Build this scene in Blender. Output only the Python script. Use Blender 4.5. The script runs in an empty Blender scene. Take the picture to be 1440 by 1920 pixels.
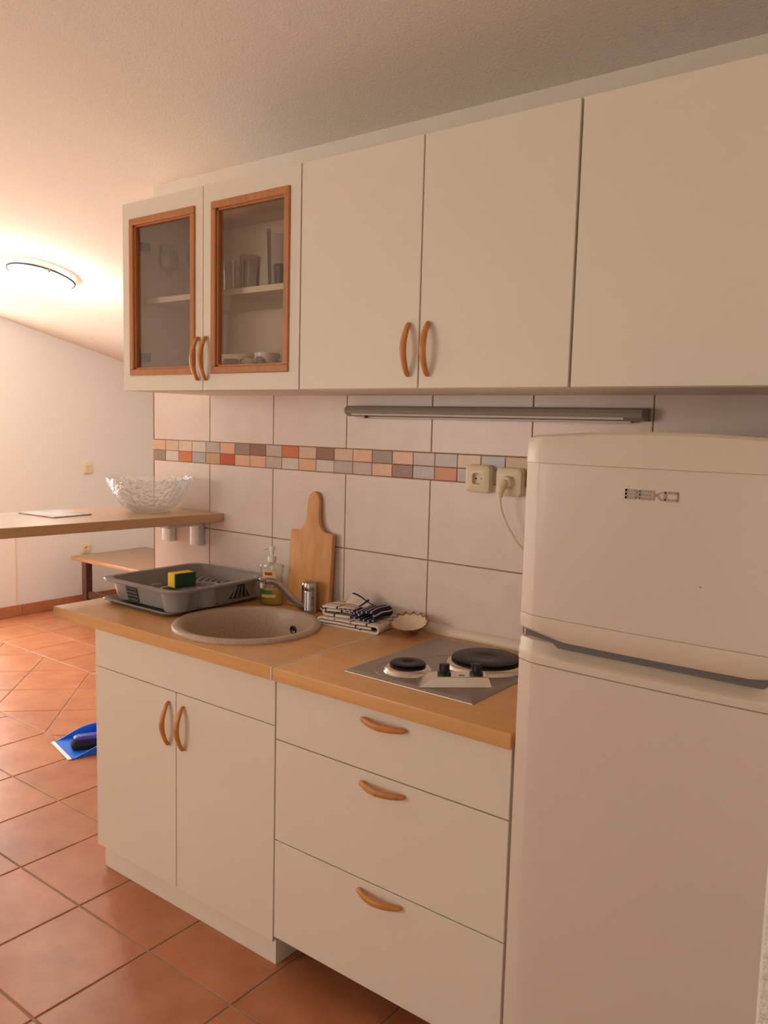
import bpy, bmesh, math, random
from mathutils import Matrix, Vector

random.seed(7)
S = bpy.context.scene
COL = S.collection
PI = math.pi

# ------------------------------------------------------------------ camera
cam_d = bpy.data.cameras.new('camera')
cam_d.sensor_fit = 'HORIZONTAL'
cam_d.sensor_width = 36.0
cam_d.lens = 36.0 * 1531.9 / 1440.0
cam_d.clip_start = 0.02
cam = bpy.data.objects.new('camera', cam_d)
COL.objects.link(cam)
RX = Vector((0.79396332, 0.60744668, 0.02511528))
UP = Vector((-0.08456699, 0.06943591, 0.99399551))
FW = Vector((-0.60205538, 0.7913199, -0.1064995))
cam.matrix_world = Matrix((
    (RX.x, UP.x, -FW.x, 1.6185),
    (RX.y, UP.y, -FW.y, -2.0368),
    (RX.z, UP.z, -FW.z, 1.4548),
    (0, 0, 0, 1)))
S.camera = cam

# ------------------------------------------------------------------ light
world = bpy.data.worlds.new('world')
S.world = world
world.use_nodes = True
bg = world.node_tree.nodes['Background']
bg.inputs[0].default_value = (1.0, 0.86, 0.70, 1)
bg.inputs[1].default_value = 1.2

def area(name, loc, aim, sx, sy, power, color):
    d = bpy.data.lights.new(name, 'AREA')
    d.shape = 'RECTANGLE'; d.size = sx; d.size_y = sy
    d.energy = power; d.color = color
    o = bpy.data.objects.new(name, d); COL.objects.link(o)
    o.location = loc
    o.rotation_euler = (Vector(aim) - Vector(loc)).to_track_quat('-Z', 'Z').to_euler()
    return o
# daylight entering by the balcony door of the left wall, the front window and the door behind the camera
area('daylight_balcony', (-4.02, -0.20, 1.12), (0, -0.20, 1.12), 1.8, 2.0, 50, (1.0, 0.925, 0.83))
area('daylight_window', (-1.9, -3.78, 1.55), (-1.9, 0, 1.55), 1.7, 1.2, 25, (1.0, 0.925, 0.83))
area('daylight_rear', (1.35, -3.78, 1.25), (1.35, 0, 1.25), 0.8, 1.9, 4, (1.0, 0.95, 0.88))
# low sun through the balcony door: a patch on the floor just outside the frame
sd_ = bpy.data.lights.new('sun', 'SUN'); sd_.energy = 76; sd_.color = (1.0, 0.95, 0.88); sd_.angle = 0.009
so_ = bpy.data.objects.new('sun', sd_); COL.objects.link(so_)
so_.rotation_euler = Vector((1.0, -0.50, -1.30)).to_track_quat('-Z', 'Z').to_euler()

vs = S.view_settings
vs.view_transform = 'Standard'
vs.look = 'None'
vs.exposure = 0.36
vs.gamma = 1.0
vs.use_curve_mapping = False

# ------------------------------------------------------------------ materials
def mat(name, color, rough=0.5, metal=0.0, spec=0.5, var=0.0, vscale=8.0, stretch=(1, 1, 1),
        color2=None, bump=0.0, bscale=60.0, bdetail=3.0, rnd=0.0, trans=0.0, coat=0.0, emis=None, estr=0.0, bdist=0.01):
    m = bpy.data.materials.new(name)
    m.use_nodes = True
    nt = m.node_tree; N = nt.nodes; L = nt.links
    b = N['Principled BSDF']
    b.inputs['Base Color'].default_value = (*color, 1)
    b.inputs['Roughness'].default_value = rough
    b.inputs['Metallic'].default_value = metal
    b.inputs['Specular IOR Level'].default_value = spec
    b.inputs['Transmission Weight'].default_value = trans
    b.inputs['Coat Weight'].default_value = coat
    b.inputs['Coat Roughness'].default_value = 0.2
    if emis:
        b.inputs['Emission Color'].default_value = (*emis, 1)
        b.inputs['Emission Strength'].default_value = estr
    geo = None
    if var > 0 or bump > 0:
        geo = N.new('ShaderNodeNewGeometry')
        mp = N.new('ShaderNodeMapping')
        mp.inputs['Scale'].default_value = stretch
        L.new(geo.outputs['Position'], mp.inputs['Vector'])
    out = None
    if var > 0:
        n = N.new('ShaderNodeTexNoise')
        n.inputs['Scale'].default_value = vscale
        n.inputs['Detail'].default_value = 5
        n.inputs['Roughness'].default_value = 0.6
        L.new(mp.outputs[0], n.inputs['Vector'])
        r = N.new('ShaderNodeMapRange')
        r.inputs[1].default_value = 0.3; r.inputs[2].default_value = 0.7
        L.new(n.outputs['Fac'], r.inputs[0])
        mx = N.new('ShaderNodeMix'); mx.data_type = 'RGBA'
        c2 = color2 if color2 else tuple(max(0, c * (1 - var)) for c in color)
        mx.inputs[6].default_value = (*color, 1); mx.inputs[7].default_value = (*c2, 1)
        L.new(r.outputs[0], mx.inputs[0])
        out = mx.outputs[2]
    if rnd > 0:
        oi = N.new('ShaderNodeObjectInfo')
        hs = N.new('ShaderNodeHueSaturation')
        r2 = N.new('ShaderNodeMapRange')
        r2.inputs[3].default_value = 1 - rnd; r2.inputs[4].default_value = 1 + rnd
        L.new(oi.outputs['Random'], r2.inputs[0])
        L.new(r2.outputs[0], hs.inputs['Value'])
        if out: L.new(out, hs.inputs['Color'])
        else: hs.inputs['Color'].default_value = (*color, 1)
        out = hs.outputs[0]
    if out: L.new(out, b.inputs['Base Color'])
    if bump > 0:
        n2 = N.new('ShaderNodeTexNoise')
        n2.inputs['Scale'].default_value = bscale
        n2.inputs['Detail'].default_value = bdetail
        L.new(geo.outputs['Position'], n2.inputs['Vector'])
        bp = N.new('ShaderNodeBump')
        bp.inputs['Strength'].default_value = bump
        bp.inputs['Distance'].default_value = bdist
        L.new(n2.outputs['Fac'], bp.inputs['Height'])
        L.new(bp.outputs[0], b.inputs['Normal'])
    return m

def glass(name, tint, gloss=0.12, rough=0.03, bump=0.0, bscale=40.0, white=0.0, top=0.75):
    """thin clear glass: see-through with a fresnel gloss"""
    m = bpy.data.materials.new(name); m.use_nodes = True
    nt = m.node_tree; N = nt.nodes; L = nt.links
    N.remove(N['Principled BSDF'])
    o = N['Material Output']
    t = N.new('ShaderNodeBsdfTransparent'); t.inputs[0].default_value = (*tint, 1)
    g = N.new('ShaderNodeBsdfGlossy'); g.inputs['Roughness'].default_value = rough
    lw = N.new('ShaderNodeLayerWeight'); lw.inputs['Blend'].default_value = 0.25
    r = N.new('ShaderNodeMapRange'); r.inputs[3].default_value = gloss; r.inputs[4].default_value = top
    L.new(lw.outputs['Fresnel'], r.inputs[0])
    mx = N.new('ShaderNodeMixShader')
    L.new(r.outputs[0], mx.inputs[0]); L.new(t.outputs[0], mx.inputs[1]); L.new(g.outputs[0], mx.inputs[2])
    res = mx.outputs[0]
    if white > 0:
        d = N.new('ShaderNodeBsdfTranslucent'); d.inputs[0].default_value = (0.95, 0.95, 0.95, 1)
        d2 = N.new('ShaderNodeBsdfDiffuse'); d2.inputs[0].default_value = (0.95, 0.95, 0.95, 1)
        ad = N.new('ShaderNodeMixShader'); ad.inputs[0].default_value = 0.5
        L.new(d.outputs[0], ad.inputs[1]); L.new(d2.outputs[0], ad.inputs[2])
        m2 = N.new('ShaderNodeMixShader'); m2.inputs[0].default_value = white
        L.new(res, m2.inputs[1]); L.new(ad.outputs[0], m2.inputs[2])
        res = m2.outputs[0]
    if bump > 0:
        geo = N.new('ShaderNodeNewGeometry')
        n2 = N.new('ShaderNodeTexNoise'); n2.inputs['Scale'].default_value = bscale
        L.new(geo.outputs['Position'], n2.inputs['Vector'])
        bp = N.new('ShaderNodeBump'); bp.inputs['Strength'].default_value = bump; bp.inputs['Distance'].default_value = 0.01
        L.new(n2.outputs['Fac'], bp.inputs['Height'])
        L.new(bp.outputs[0], g.inputs['Normal']); L.new(bp.outputs[0], lw.inputs['Normal'])
    L.new(res, o.inputs[0])
    return m

M = {}
M['plaster'] = mat('plaster', (0.80, 0.73, 0.63), 0.9, bump=0.35, bscale=170, bdetail=4, spec=0.2, bdist=0.004)
M['wallpaint'] = mat('wall_paint', (0.80, 0.79, 0.76), 0.85, bump=0.12, bscale=120, spec=0.2, bdist=0.003)
M['rough'] = mat('rough_plaster', (0.80, 0.76, 0.64), 0.95, bump=1.0, bscale=95, bdetail=5, spec=0.2, bdist=0.012)
M['ceil'] = mat('ceiling_plaster', (0.75, 0.685, 0.60), 0.92, bump=0.65, bscale=150, bdetail=5, spec=0.15, bdist=0.003)
M['grout'] = mat('grout', (0.40, 0.20, 0.105), 0.9, var=0.25, vscale=20)
M['floorgrout'] = mat('floor_grout', (0.48, 0.33, 0.24), 0.85, var=0.3, vscale=12)
M['terra'] = mat('terracotta_tile', (0.50, 0.205, 0.095), 0.36, var=0.32, vscale=7, color2=(0.385, 0.13, 0.052), rnd=0.07, bump=0.12, bscale=14, spec=0.4, bdist=0.006)
M['walltile'] = mat('wall_tile', (0.80, 0.69, 0.62), 0.30, var=0.10, vscale=9, color2=(0.74, 0.62, 0.55), rnd=0.02, spec=0.45)
M['white'] = mat('white_laminate', (0.80, 0.72, 0.595), 0.42, spec=0.4, bump=0.03, bscale=500, bdist=0.001)
M['whitein'] = mat('white_interior', (0.80, 0.69, 0.56), 0.6)
M['edge'] = mat('cream_edge_band', (0.72, 0.60, 0.40), 0.5)
M['beech'] = mat('beech_worktop', (0.76, 0.425, 0.165), 0.30, var=0.14, vscale=5, stretch=(1.2, 14, 14), spec=0.5)
M['beechend'] = mat('beech_edge', (0.60, 0.30, 0.105), 0.34, var=0.15, vscale=5, stretch=(1.2, 14, 14))
M['bartop'] = mat('bar_beech', (0.66, 0.42, 0.22), 0.28, var=0.14, vscale=5, stretch=(14, 1.2, 14))
M['handle'] = mat('orange_wood', (0.66, 0.27, 0.062), 0.38, var=0.25, vscale=18, stretch=(4, 4, 1))
M['frame'] = mat('door_frame_wood', (0.55, 0.215, 0.065), 0.42, var=0.25, vscale=14, stretch=(5, 5, 1))
M['board'] = mat('board_wood', (0.72, 0.37, 0.13), 0.55, var=0.30, vscale=7, stretch=(6, 6, 1.0), color2=(0.60, 0.28, 0.09))
M['darkwood'] = mat('dark_wood', (0.09, 0.028, 0.014), 0.4, var=0.3, vscale=12)
M['tablewood'] = mat('table_wood', (0.35, 0.225, 0.135), 0.42, var=0.15, vscale=8, stretch=(1, 8, 8))
M['tableedge'] = mat('table_edge_wood', (0.40, 0.18, 0.07), 0.4, var=0.2, vscale=10)
M['plug'] = mat('cream_plastic', (0.78, 0.66, 0.46), 0.4)
M['dark'] = mat('dark_hole', (0.03, 0.02, 0.015), 0.7)
M['whiteplastic'] = mat('white_plastic', (0.82, 0.80, 0.76), 0.35)
M['fridge'] = mat('fridge_white', (0.70, 0.595, 0.50), 0.34, spec=0.5, coat=0.1)
M['fridgetrim'] = mat('fridge_trim', (0.70, 0.60, 0.485), 0.38, spec=0.4)
M['dark_grey_block'] = mat('dark_grey', (0.16, 0.145, 0.13), 0.7)
M['logo'] = mat('logo_grey', (0.40, 0.31, 0.25), 0.4, metal=0.2)
M['steel'] = mat('brushed_steel', (0.50, 0.45, 0.40), 0.30, metal=0.9, bump=0.03, bscale=300, bdist=0.001)
M['steelplate'] = mat('hob_steel', (0.36, 0.32, 0.28), 0.40, metal=0.85)
M['steelshine'] = mat('bright_steel', (0.72, 0.68, 0.62), 0.22, metal=0.9)
M['chrome'] = mat('chrome', (0.46, 0.44, 0.43), 0.16, metal=1.0)
M['burner'] = mat('burner_iron', (0.011, 0.007, 0.006), 0.38, var=0.3, vscale=30, spec=0.2)
M['black'] = mat('black_plastic', (0.012, 0.012, 0.013), 0.35)
M['granite'] = mat('sink_granite', (0.60, 0.46, 0.35), 0.42, var=0.4, vscale=260, color2=(0.40, 0.29, 0.21))
M['granitein'] = M['granite']
M['grey'] = mat('grey_plastic', (0.285, 0.27, 0.265), 0.32, spec=0.5)
M['sponge'] = mat('yellow_sponge', (0.86, 0.56, 0.03), 0.95, bump=0.6, bscale=220, bdist=0.003)
M['pad'] = mat('green_scouring_pad', (0.012, 0.055, 0.018), 0.95, bump=0.5, bscale=260, bdist=0.003)
M['lampgrey'] = mat('lamp_grey', (0.29, 0.25, 0.215), 0.45)
M['lampdiff'] = mat('lamp_diffuser', (0.60, 0.53, 0.46), 0.4)
M['lampglass'] = mat('lamp_glass', (0.9, 0.88, 0.85), 0.3, emis=(1.0, 0.90, 0.76), estr=4.0)
M['lampmetal'] = mat('lamp_metal', (0.35, 0.28, 0.20), 0.4, metal=0.6)
M['blue'] = mat('blue_plastic', (0.008, 0.17, 0.90), 0.35)
M['bluedark'] = mat('dark_blue_plastic', (0.035, 0.035, 0.32), 0.4)
M['bristle'] = mat('black_bristle', (0.008, 0.008, 0.015), 0.8, bump=0.8, bscale=300, bdist=0.003)
M['rubber'] = mat('white_rubber', (0.86, 0.90, 0.92), 0.5)
M['towelwhite'] = mat('white_cotton', (0.76, 0.68, 0.58), 0.95, bump=0.4, bscale=420, bdist=0.002)
M['shellin'] = mat('shell_cream', (0.74, 0.60, 0.42), 0.35, var=0.15, vscale=40)
M['shelledge'] = mat('shell_brown', (0.16, 0.045, 0.015), 0.4, var=0.3, vscale=60, color2=(0.38, 0.13, 0.04))
M['paper'] = mat('paper', (0.74, 0.66, 0.58), 0.6)
M['magazine'] = mat('magazine_cover', (0.62, 0.52, 0.46), 0.35, var=0.5, vscale=16, color2=(0.28, 0.20, 0.18))
M['pane'] = glass('cabinet_pane', (0.96, 0.93, 0.90), 0.02, 0.05, top=0.40)
M['tumbler'] = glass('tumbler_glass', (0.985, 0.985, 0.98), 0.05, 0.08, white=0.05)
M['crystal'] = glass('crystal_glass', (0.985, 0.985, 0.985), 0.12, 0.06, bump=1.0, bscale=70, white=0.09)
M['bottle'] = glass('bottle_plastic', (0.97, 0.96, 0.88), 0.08, 0.08, white=0.06)
M['soap'] = mat('yellow_soap', (0.62, 0.43, 0.02), 0.2, spec=0.6)
M['label'] = mat('bottle_label', (0.78, 0.68, 0.36), 0.4)
M['labelred'] = mat('label_red', (0.50, 0.05, 0.03), 0.4)
M['labelyellow'] = mat('label_yellow', (0.75, 0.58, 0.02), 0.4)
M['labelgreen'] = mat('label_green', (0.07, 0.22, 0.02), 0.4)
M['china'] = mat('white_china', (0.80, 0.76, 0.70), 0.25)
M['chinared'] = mat('red_print', (0.50, 0.13, 0.09), 0.4)
M['chinagrey'] = mat('grey_print', (0.20, 0.17, 0.16), 0.4)
M['lipgloss'] = mat('white_window_frame', (0.80, 0.78, 0.74), 0.4)
M['winglass'] = glass('window_glass', (0.96, 0.97, 0.97), 0.05, 0.02)
MOS = [('sand', (0.744, 0.516, 0.360)), ('peach', (0.792, 0.480, 0.300)), ('beige', (0.768, 0.588, 0.456)), ('grey', (0.528, 0.456, 0.396)),
       ('bluegrey', (0.480, 0.444, 0.426)), ('taupe', (0.360, 0.258, 0.186)), ('brown', (0.324, 0.156, 0.102)), ('rust', (0.672, 0.204, 0.060)),
       ('red', (0.576, 0.102, 0.042)), ('ochre', (0.600, 0.384, 0.204)), ('pale', (0.720, 0.624, 0.552)), ('mauve', (0.600, 0.456, 0.396))]
for n, c in MOS:
    M['mos_' + n] = mat('mosaic_' + n, c, 0.3, var=0.12, vscale=40)

def towel_material():
    """white cotton that turns into navy checks towards one end, with thin navy lines; object coordinates"""
    m = bpy.data.materials.new('striped_cotton'); m.use_nodes = True
    nt = m.node_tree; N = nt.nodes; L = nt.links
    b = N['Principled BSDF']; b.inputs['Roughness'].default_value = 0.95; b.inputs['Specular IOR Level'].default_value = 0.1
    a = N.new('ShaderNodeAttribute'); a.attribute_name = 'strip'
    sp = N.new('ShaderNodeSeparateXYZ'); L.new(a.outputs['Vector'], sp.inputs[0])
    def line(sock, freq, width, lo=None):
        mu = N.new('ShaderNodeMath'); mu.operation = 'MULTIPLY'; mu.inputs[1].default_value = freq; L.new(sock, mu.inputs[0])
        fr = N.new('ShaderNodeMath'); fr.operation = 'FRACT'; L.new(mu.outputs[0], fr.inputs[0])
        lt = N.new('ShaderNodeMath'); lt.operation = 'LESS_THAN'; lt.inputs[1].default_value = width; L.new(fr.outputs[0], lt.inputs[0])
        return lt.outputs[0]
    l1 = line(sp.outputs[0], 17.0, 0.10)
    l2 = line(sp.outputs[1], 22.0, 0.10)
    mx = N.new('ShaderNodeMath'); mx.operation = 'MAXIMUM'; L.new(l1, mx.inputs[0]); L.new(l2, mx.inputs[1])
    gt = N.new('ShaderNodeMath'); gt.operation = 'GREATER_THAN'; gt.inputs[1].default_value = 0.5; L.new(sp.outputs[2], gt.inputs[0])
    l3 = line(sp.outputs[0], 60.0, 0.18)
    inv = N.new('ShaderNodeMath'); inv.operation = 'SUBTRACT'; inv.inputs[0].default_value = 1; L.new(l3, inv.inputs[1])
    g1 = N.new('ShaderNodeMath'); g1.operation = 'GREATER_THAN'; g1.inputs[1].default_value = 0.1; L.new(sp.outputs[2], g1.inputs[0])
    mk_ = N.new('ShaderNodeMath'); mk_.operation = 'MULTIPLY'; L.new(mx.outputs[0], mk_.inputs[0]); L.new(g1.outputs[0], mk_.inputs[1])
    mm = N.new('ShaderNodeMix'); L.new(gt.outputs[0], mm.inputs[0]); L.new(mk_.outputs[0], mm.inputs[2]); L.new(inv.outputs[0], mm.inputs[3])
    c = N.new('ShaderNodeMix'); c.data_type = 'RGBA'
    c.inputs[6].default_value = (0.74, 0.65, 0.55, 1); c.inputs[7].default_value = (0.028, 0.03, 0.085, 1)
    L.new(mm.outputs[0], c.inputs[0]); L.new(c.outputs[2], b.inputs['Base Color'])
    return m
M['striped'] = towel_material()

# ------------------------------------------------------------------ mesh helpers
class MB:
    def __init__(s): s.v = []; s.f = []
    def add(s, v, f):
        o = len(s.v); s.v += [tuple(p) for p in v]; s.f += [tuple(i + o for i in q) for q in f]; return s
    def bm(s, bm):
        bm.verts.index_update(); bm.normal_update()
        s.add([tuple(v.co) for v in bm.verts], [[v.index for v in f.verts] for f in bm.faces]); bm.free(); return s
    def box(s, x0, x1, y0, y1, z0, z1, bev=0.0, seg=2):
        if bev <= 0:
            v = [(x, y, z) for z in (z0, z1) for y in (y0, y1) for x in (x0, x1)]
            return s.add(v, [(0, 2, 3, 1), (4, 5, 7, 6), (0, 1, 5, 4), (2, 6, 7, 3), (0, 4, 6, 2), (1, 3, 7, 5)])
        b = bmesh.new(); bmesh.ops.create_cube(b, size=1)
        for v in b.verts: v.co = Vector(((x0 + x1) / 2 + v.co.x * (x1 - x0), (y0 + y1) / 2 + v.co.y * (y1 - y0), (z0 + z1) / 2 + v.co.z * (z1 - z0)))
        bmesh.ops.bevel(b, geom=b.edges[:], offset=bev, segments=seg, profile=0.5, affect='EDGES')
        return s.bm(b)
    def prism(s, poly, h0, h1, bev=0.0, seg=2, axis='z'):
        """polygon (ccw) in the plane, extruded h0..h1 along axis; axis y: poly is (x,z)"""
        b = bmesh.new()
        vs_ = [b.verts.new((p[0], p[1], h0)) for p in poly]
        f = b.faces.new(vs_)
        r = bmesh.ops.extrude_face_region(b, geom=[f])
        for g in r['geom']:
            if isinstance(g, bmesh.types.BMVert): g.co.z = h1
        bmesh.ops.recalc_face_normals(b, faces=b.faces)
        if bev > 0:
            b.edges.ensure_lookup_table()
            es = [e for e in b.edges if abs(e.verts[0].co.z - e.verts[1].co.z) < 1e-9]
            bmesh.ops.bevel(b, geom=es, offset=bev, segments=seg, profile=0.5, affect='EDGES')
        if axis == 'y':
            for v in b.verts: v.co = Vector((v.co.x, v.co.z, v.co.y))
            bmesh.ops.reverse_faces(b, faces=b.faces)
        elif axis == 'x':
            for v in b.verts: v.co = Vector((v.co.z, v.co.x, v.co.y))
        return s.bm(b)
    def rings(s, R_, close_ring=True, cap0=True, cap1=True):
        n = len(R_[0]); v = [p for r in R_ for p in r]; f = []
        m = n if close_ring else n - 1
        for i in range(len(R_) - 1):
            for j in range(m):
                k = (j + 1) % n
                f.append((i * n + j, i * n + k, (i + 1) * n + k, (i + 1) * n + j))
        if cap0: f.append(tuple(reversed(range(n))))
        if cap1: f.append(tuple((len(R_) - 1) * n + j for j in range(n)))
        return s.add(v, f)
    def lathe(s, prof, n=32, c=(0, 0, 0), cap0=True, cap1=True, sy=1.0):
        return s.rings([[(c[0] + r * math.cos(2 * PI * j / n), c[1] + sy * r * math.sin(2 * PI * j / n), c[2] + z) for j in range(n)] for r, z in prof], True, cap0, cap1)
    def cyl(s, p0, p1, r0, r1=None, n=20):
        return s.tube([p0, p1], [r0, r0 if r1 is None else r1], n)
    def tube(s, pts, rad, n=10, flat=1.0):
        pts = [Vector(p) for p in pts]
        if not isinstance(rad, (list, tuple)): rad = [rad] * len(pts)
        R_ = []; prev = None
        for i, p in enumerate(pts):
            t = (pts[min(i + 1, len(pts) - 1)] - pts[max(i - 1, 0)]).normalized()
            if prev is None:
                a = Vector((0, 0, 1)) if abs(t.z) < 0.9 else Vector((0, 1, 0))
                u = t.cross(a).normalized()
            else:
                u = (prev - t * prev.dot(t)).normalized()
            prev = u; w = t.cross(u)
            R_.append([p + (u * math.cos(2 * PI * j / n) + w * math.sin(2 * PI * j / n) * flat) * rad[i] for j in range(n)])
        return s.rings(R_)
    def frame(s, ax0, ax1, az0, az1, bx0, bx1, bz0, bz1, y0, y1):
        """rectangular panel in XZ with a rectangular opening, between y0 (front) and y1"""
        O = [(ax0, az0), (ax1, az0), (ax1, az1), (ax0, az1)]; I = [(bx0, bz0), (bx1, bz0), (bx1, bz1), (bx0, bz1)]
        v = [(x, y, z) for y in (y0, y1) for P in (O, I) for x, z in P]; f = []
        for j in range(4):
            k = (j + 1) % 4
            f += [(j, k, 4 + k, 4 + j), (8 + j, 12 + j, 12 + k, 8 + k), (j, 8 + j, 8 + k, k), (4 + j, 4 + k, 12 + k, 12 + j)]
        return s.add(v, f)
    def xf(s, m):
        s.v = [tuple(m @ Vector(p)) for p in s.v]; return s
    def mesh(s, name, smooth=35):
        me = bpy.data.meshes.new(name); me.from_pydata(s.v, [], s.f); me.validate(); me.update()
        b = bmesh.new(); b.from_mesh(me); bmesh.ops.recalc_face_normals(b, faces=b.faces); b.to_mesh(me); b.free()
        if smooth:
            for p in me.polygons: p.use_smooth = True
            me.set_sharp_from_angle(angle=math.radians(smooth))
        return me

W = {}
def tag(o, label=None, cat=None, group=None, kind=None):
    if label: o['label'] = label
    if cat: o['category'] = cat
    if group: o['group'] = group
    if kind: o['kind'] = kind
    return o
def thing(name, label, cat, loc=(0, 0, 0), rz=0.0, group=None, rot=None, kind=None):
    o = bpy.data.objects.new(name, None); COL.objects.link(o)
    o.empty_display_size = 0.05
    o.location = loc; o.rotation_euler = rot if rot else (0, 0, rz)
    W[o.name] = Matrix.Translation(loc) @ o.rotation_euler.to_matrix().to_4x4()
    return tag(o, label, cat, group, kind)
def part(name, mb, m, parent, local=False, smooth=35, label=None):
    """a mesh under a thing; mb in world coordinates unless local"""
    if not local: mb.xf(W[parent.name].inverted())
    o = bpy.data.objects.new(name, mb.mesh(name, smooth)); COL.objects.link(o)
    o.data.materials.append(M[m] if isinstance(m, str) else m)
    o.parent = parent; W[o.name] = W[parent.name]
    if label: o['label'] = label
    return o
def solo(name, mb, m, label, cat, group=None, kind=None, smooth=35, loc=(0, 0, 0)):
    mb.xf(Matrix.Translation(loc).inverted())
    o = bpy.data.objects.new(name, mb.mesh(name, smooth)); COL.objects.link(o); o.location = loc
    o.data.materials.append(M[m] if isinstance(m, str) else m)
    W[o.name] = Matrix.Translation(loc)
    return tag(o, label, cat, group, kind)
def inst(name, me, parent, loc, rot=(0, 0, 0)):
    """a part that shares mesh data; loc in the parent's local frame"""
    o = bpy.data.objects.new(name, me); COL.objects.link(o); o.parent = parent
    o.location = loc; o.rotation_euler = rot
    W[o.name] = W[parent.name] @ Matrix.Translation(loc)
    return o
def copy_tree(o, parent=None):
    c = o.copy(); COL.objects.link(c); c.parent = parent
    for ch in list(o.children): copy_tree(ch, c)
    return c
def T(x, y, z): return Matrix.Translation((x, y, z))
def RZ(a): return Matrix.Rotation(a, 4, 'Z')
def RXm(a): return Matrix.Rotation(a, 4, 'X')
def RYm(a): return Matrix.Rotation(a, 4, 'Y')
def smooth01(t): t = max(0, min(1, t)); return t * t * (3 - 2 * t)

# ------------------------------------------------------------------ room
XL, XR, YB, YF = -4.03, 2.7, 2.7, -3.8
def cz(y): return 2.348 - 0.235 * y
# ceiling: sloping slab
mb = MB()
v = []
for dz in (0, 0.12):
    for (x, y) in ((XL - .1, YF - .1), (XR + .1, YF - .1), (XR + .1, YB + .1), (XL - .1, YB + .1)): v.append((x, y, cz(y) + dz))
mb.add(v, [(0, 1, 2, 3), (4, 7, 6, 5), (0, 4, 5, 1), (1, 5, 6, 2), (2, 6, 7, 3), (3, 7, 4, 0)])
solo('ceiling', mb, 'ceil', 'sloping textured plaster ceiling above the kitchen cabinets', 'ceiling', kind='structure')

def xwall(mb, x0, x1, y0, y1, z0=0.0):
    """upright slab under the slope"""
    e = 0.03
    v = [(x0, y0, z0), (x1, y0, z0), (x1, y1, z0), (x0, y1, z0), (x0, y0, cz(y0) + e), (x1, y0, cz(y0) + e), (x1, y1, cz(y1) + e), (x0, y1, cz(y1) + e)]
    return mb.add(v, [(0, 3, 2, 1), (4, 5, 6, 7), (0, 1, 5, 4), (1, 2, 6, 5), (2, 3, 7, 6), (3, 0, 4, 7)])

# kitchen wall (tiles stand proud of it, their faces at y = 0)
mb = MB(); xwall(mb, -1.097, XR, 0.006, 0.13)
wall_back = solo('wall_back', mb, 'plaster', 'cream plastered kitchen wall behind the cabinets', 'wall', kind='structure', smooth=0)
# left wall with balcony door opening
mb = MB()
xwall(mb, XL - .12, XL, 0.75, YB); xwall(mb, XL - .12, XL, YF, -1.15)
xwall(mb, XL - .12, XL, -1.15, 0.75, 2.12)
solo('wall_left', mb, 'wallpaint', 'cream painted far wall under the slope with two sockets', 'wall', kind='structure', smooth=0)
# front wall with window opening and door opening
mb = MB()
def ywall(x0, x1, z0, z1): mb.box(x0, x1, YF - .12, YF, z0, z1)
H = cz(YF) + .03
ywall(XL, -2.8, 0, H); ywall(-2.8, -1.0, 0, 0.9); ywall(-2.8, -1.0, 2.2, H); ywall(-1.0, 0.9, 0, H)
ywall(0.9, 1.8, 2.25, H); ywall(1.8, XR, 0, H); ywall(0.9, 1.8, 0, 0.25)
solo('wall_front', mb, 'wallpaint', 'cream painted wall opposite the kitchen with window and door', 'wall', kind='structure', smooth=0)
mb = MB(); xwall(mb, XR, XR + .1, YF, 0.13)
solo('wall_side', mb, 'wallpaint', 'cream painted side wall beyond the plaster pier', 'wall', kind='structure', smooth=0)
mb = MB(); mb.box(XL, -0.4, YB, YB + .1, 0, cz(YB) + .03)
solo('wall_rear', mb, 'wallpaint', 'low cream wall under the eaves', 'wall', kind='structure', smooth=0)
mb = MB(); xwall(mb, -0.5, -0.4, 0.13, YB)
solo('wall_inner', mb, 'wallpaint', 'cream painted partition behind the kitchen wall', 'wall', kind='structure', smooth=0)
# rough plastered pier beside the fridge
mb = MB()
e = 0.03
poly = [(1.425, 0.004), (1.425, -0.985), (1.432, -1.004), (1.448, -1.012), (1.62, -1.012), (1.62, 0.004)]
v = [(x, y, 0) for x, y in poly] + [(x, y, cz(y) + e) for x, y in poly]
n = len(poly)
mb.add(v, [tuple(reversed(range(n))), tuple(range(n, 2 * n))] + [(j, (j + 1) % n, n + (j + 1) % n, n + j) for j in range(n)])
solo('wall_right', mb, 'rough', 'rough plastered pier end beside the fridge', 'wall', kind='structure', smooth=30)

# window frames with panes in the openings
def window(name, axis, a0, a1, z0, z1, pos, label):
    t = thing(name, label, 'window', (0, 0, 0), kind='structure')
    fm = MB(); fm.frame(a0, a1, z0, z1, a0 + .07, a1 - .07, z0 + .07, z1 - .07, -0.035, 0.035)
    m_ = (a0 + a1) / 2; fm.box(m_ - .04, m_ + .04, -0.03, 0.03, z0 + .07, z1 - .07)
    gm = MB(); gm.box(a0 + .07, m_ - .04, -0.004, 0.004, z0 + .07, z1 - .07)
    gm2 = MB(); gm2.box(m_ + .04, a1 - .07, -0.004, 0.004, z0 + .07, z1 - .07)
    X = T(pos, 0, 0) @ RZ(PI / 2) if axis == 'x' else T(0, pos, 0)
    for q, nm, m in ((fm, 'window_frame', 'lipgloss'), (gm, 'pane', 'winglass'), (gm2, 'pane', 'winglass')):
        q.xf(X); part(nm, q, m, t)
window('window_1', 'x', -1.15, 0.75, 0.0, 2.12, XL - .08, 'white glazed balcony door in the far wall')
window('window_2', 'y', -2.8, -1.0, 0.9, 2.2, YF - .08, 'white window in the wall opposite the kitchen')
window('window_3', 'y', 0.9, 1.8, 0.25, 2.25, YF - .08, 'white glazed door behind the viewer')

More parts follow.
